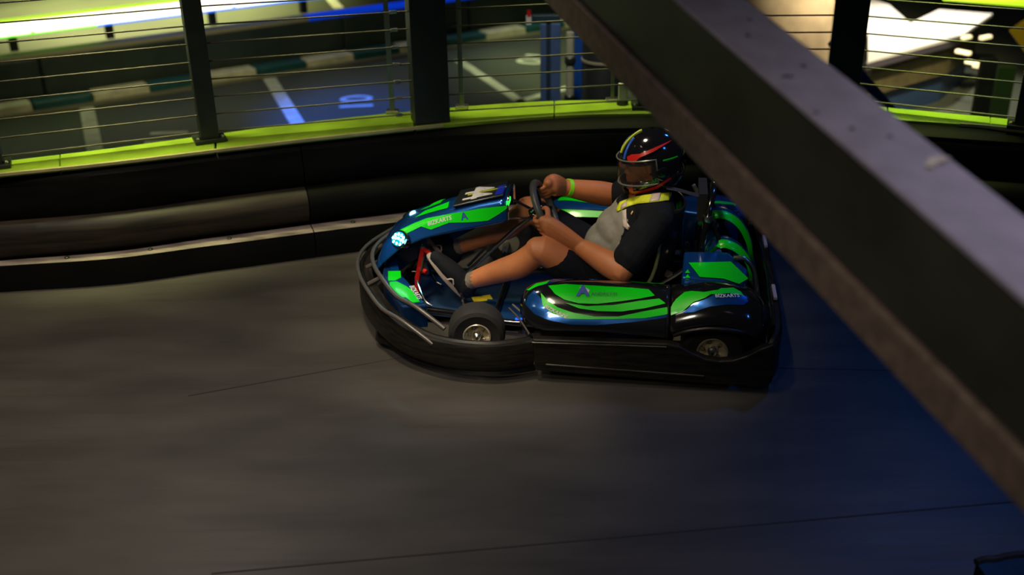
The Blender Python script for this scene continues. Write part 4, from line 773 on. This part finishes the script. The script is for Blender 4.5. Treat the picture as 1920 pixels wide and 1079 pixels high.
# ---- strips that lie on the shirt, found by casting onto it
def caster(o):
    me = o.data; return BVHTree.FromPolygons([v.co[:] for v in me.vertices], [p.vertices[:] for p in me.polygons])
camk = w2k(CAMP)
def cast(tree, x, y):
    d = ray(x, y); dk = A3(d@FW, d@LF, d[2]); h = tree.ray_cast(Vector(camk), Vector(dk)); return h[0], h[1]
def cloth_decal(name, tree, pix, m, parent, off=.004, step=7):
    bm = bmesh.new(); bm.faces.new([bm.verts.new((x, y, 0)) for x, y in pix]); bmesh.ops.triangulate(bm, faces=bm.faces[:])
    for _ in range(5):
        E = [e for e in bm.edges if e.calc_length() > step]
        if not E: break
        bmesh.ops.subdivide_edges(bm, edges=E, cuts=1); bmesh.ops.triangulate(bm, faces=bm.faces[:])
    bad = []
    for v in bm.verts:
        p, n = cast(tree, v.co[0], v.co[1])
        if p is None: bad.append(v)
        else: v.co = p+n*off
    bmesh.ops.delete(bm, geom=bad, context='VERTS')
    bmesh.ops.recalc_face_normals(bm, faces=bm.faces[:])
    me = bpy.data.meshes.new(name); bm.to_mesh(me); bm.free(); me.materials.append(m); me.shade_smooth(); o = bpy.data.objects.new(name, me); COL.objects.link(o); o.parent = parent
    sd = o.modifiers.new('solid', 'SOLIDIFY'); sd.thickness = .003; sd.offset = 0; return o
ts = caster(shirt)
cloth_decal('shoulder_tape', ts, [(1156, 393), (1163, 380), (1185, 371), (1210, 367), (1258, 362), (1254, 377), (1220, 381), (1196, 383), (1176, 389), (1158, 398)], M_YEL, shirt)
cloth_decal('silver_tape', ts, [(1223, 366), (1239, 364), (1235, 378), (1218, 381)], M_TAPE, shirt, .007); cloth_decal('silver_tape', ts, [(1167, 385), (1177, 378), (1175, 389), (1165, 393)], M_TAPE, shirt, .007)
cloth_decal('silver_tape', ts, [(1168, 396), (1175, 393), (1176, 417), (1183, 427), (1178, 432), (1168, 424)], M_TAPE, shirt, .005)
cloth_decal('chest_badge', ts, [(1183, 402), (1187, 396), (1188, 398), (1185, 404)], mat('badge_amber', (.6, .4, .15), .5), shirt, .006)
# ---- wristband and watch
fa = (elF-wrF)/np.linalg.norm(elF-wrF); obj('wristband', *lathe([(.040, -.009), (.0465, -.009), (.0475, .011), (.042, .011)], wrF+fa*.022, fa, 24), M_LIMEB, body, 40)
# bright metal bracelet on the near fist, seen at the wheel rim
# ---- helmet
yaw, pit = R(14), R(10); hfw = A3(math.cos(yaw)*math.cos(pit), math.sin(yaw)*math.cos(pit), -math.sin(pit)); hlf = np.cross(A3(0, 0, 1), hfw); hlf /= np.linalg.norm(hlf); hup = np.cross(hfw, hlf)
HC = A3(-.228, .0, .812)
def helm(az, el, off=0.):
    ce, se = math.cos(el), math.sin(el); fr = max(0, math.cos(az)); ex = 1. if el >= 0 else (.72-.30*fr); q = ce**ex if ce > 0 else 0
    a, b, c = .162+off, .128+off, .158+off
    return HC+hfw*(a*q*math.cos(az)+(.012*fr if el < 0 else 0)*min(1, -el*2 if el < 0 else 0))+hlf*b*q*math.sin(az)+hup*c*se*(1. if el >= 0 else .98)
AZ0, EL0, EL1 = R(78), R(-24), R(13)
def shell_mesh(off, cut, el_lo=R(-56)):
    V = []; F = []; na, ne = 96, 60; els = [el_lo+(PI/2-el_lo)*j/ne for j in range(ne+1)]
    for i in range(na):
        for e in els: V.append(helm(-PI+2*PI*i/na, e, off))
    for i in range(na):
        a = -PI+2*PI*(i+.5)/na; a = (a+PI) % (2*PI)-PI
        for j in range(ne):
            e = (els[j]+els[j+1])/2
            if cut and abs(a) < AZ0 and EL0 < e < EL1: continue
            F.append((i*(ne+1)+j, ((i+1) % na)*(ne+1)+j, ((i+1) % na)*(ne+1)+j+1, i*(ne+1)+j+1))
    return V, F
hl = obj('helmet', *shell_mesh(0, True), mat('helmet_gloss', (.006, .006, .008), .10, coat=1.), body, 60)
sd = hl.modifiers.new('solid', 'SOLIDIFY'); sd.thickness = .016; sd.offset = -1
def patch(name, a0, a1, e0, e1, off, m, parent, n=20, thick=.003):
    V = [helm(a0+(a1-a0)*i/n, e0+(e1-e0)*j/8, off) for i in range(n+1) for j in range(9)]; F = [(i*9+j, (i+1)*9+j, (i+1)*9+j+1, i*9+j+1) for i in range(n) for j in range(8)]
    o = obj(name, V, F, m, parent, 60); s2 = o.modifiers.new('solid', 'SOLIDIFY'); s2.thickness = thick; return o
vz = patch('visor', R(-88), R(88), R(-27), R(17), .007, M_VISOR, hl, 30)
rimv = [helm(R(-88+176*i/24), R(17), .008) for i in range(25)]; rimv2 = [helm(R(88-176*i/24), R(-27), .008) for i in range(25)]
obj('visor_rim', *tube(rimv+rimv2, .0042, 6, closed=True, smooth=0), mat('visor_rim', (.20, .21, .18), .25, .4), hl, 60)
for s in (1, -1):
    c = helm(R(96)*s, R(-10), .004); ax = helm(R(96)*s, R(-10), .02)-helm(R(96)*s, R(-10), 0); obj('visor_pivot', *lathe([(.034, 0), (.034, .006), (.026, .010), (.010, .012)], c, ax, 22), M_GLOSSK, hl, 40)
HS = Surf(lambda u, v: helm(R(-10)+R(190)*u, R(-56)+R(140)*v), 80, 80)
HS.decal('red_stripe', [(1178, 294), (1186, 290), (1200, 289), (1222, 280), (1258, 264), (1253, 268), (1225, 285), (1200, 296), (1189, 307), (1179, 304)], M_RED, hl, .009)
HS.decal('red_stripe', [(1178, 346), (1187, 344), (1188, 358), (1205, 356), (1230, 348), (1256, 332), (1258, 335), (1232, 353), (1206, 361), (1182, 363)], M_RED, hl, .004)
HS.text('lettering', 'ANDRETTI', (1204, 351), (1246, 330), mat('helmet_green_ink', (.02, .45, .04), .4), hl, .013, 1., .02)
lime = [helm(R(8), R(28+52*t), .003) for t in np.linspace(0, 1, 12)]; obj('lime_trim', *tube(lime, .005, 6, smooth=0, flat=.5), mat('trim_lime', (.5, .62, .03), .3), hl, 60)
obj('blue_trim', *tube([helm(R(26), R(20+40*t), .002) for t in np.linspace(0, 1, 10)], .006, 6, smooth=0, flat=.4), mat('trim_blue', (.02, .10, .55), .25), hl, 60)
obj('green_trim', *tube([helm(R(100+30*t), R(12-2*t), .002) for t in np.linspace(0, 1, 10)], .004, 6, smooth=0, flat=.4), M_GREEN, hl, 60); obj('chin_vent', *obox(helm(R(0), R(-48), .003), hlf, hup, hfw, .035, .010, .005), M_BLACKP, hl)
for s in (1, -1):
    e = HEAD+A3(.088, .032*s, .022); obj('eye', *ell(e, .013, .014, .011, 8), mat('eye_white', (.6, .56, .5), .3), body, 60); obj('pupil', *ell(e+A3(.009, 0, 0), .006, .006, .006, 6), M_GLOSSK, body, 60)
# ---- safety belt straps over the seat
belt = obj('shoulder_belt', *tube([(-.30, .10, .712), (-.36, .095, .70), (-.43, .09, .68), (-.485, .085, .675)], .022, 8, flat=.2, up=(0, 1, 0)), mat('belt_web', (.014, .015, .017), .8), K, 60); obj('lower_strap', *tube([(-.26, .27, .27), (-.36, .26, .33), (-.46, .21, .40)], .012, 8, flat=.3, up=(0, 1, 0)), MATS['belt_web'], belt, 60)
obj('buckle', *obox((-.33, .24, .33), (1, 0, .4), (0, 1, 0), (-.4, 0, 1), .014, .012, .012), M_STEEL, belt)
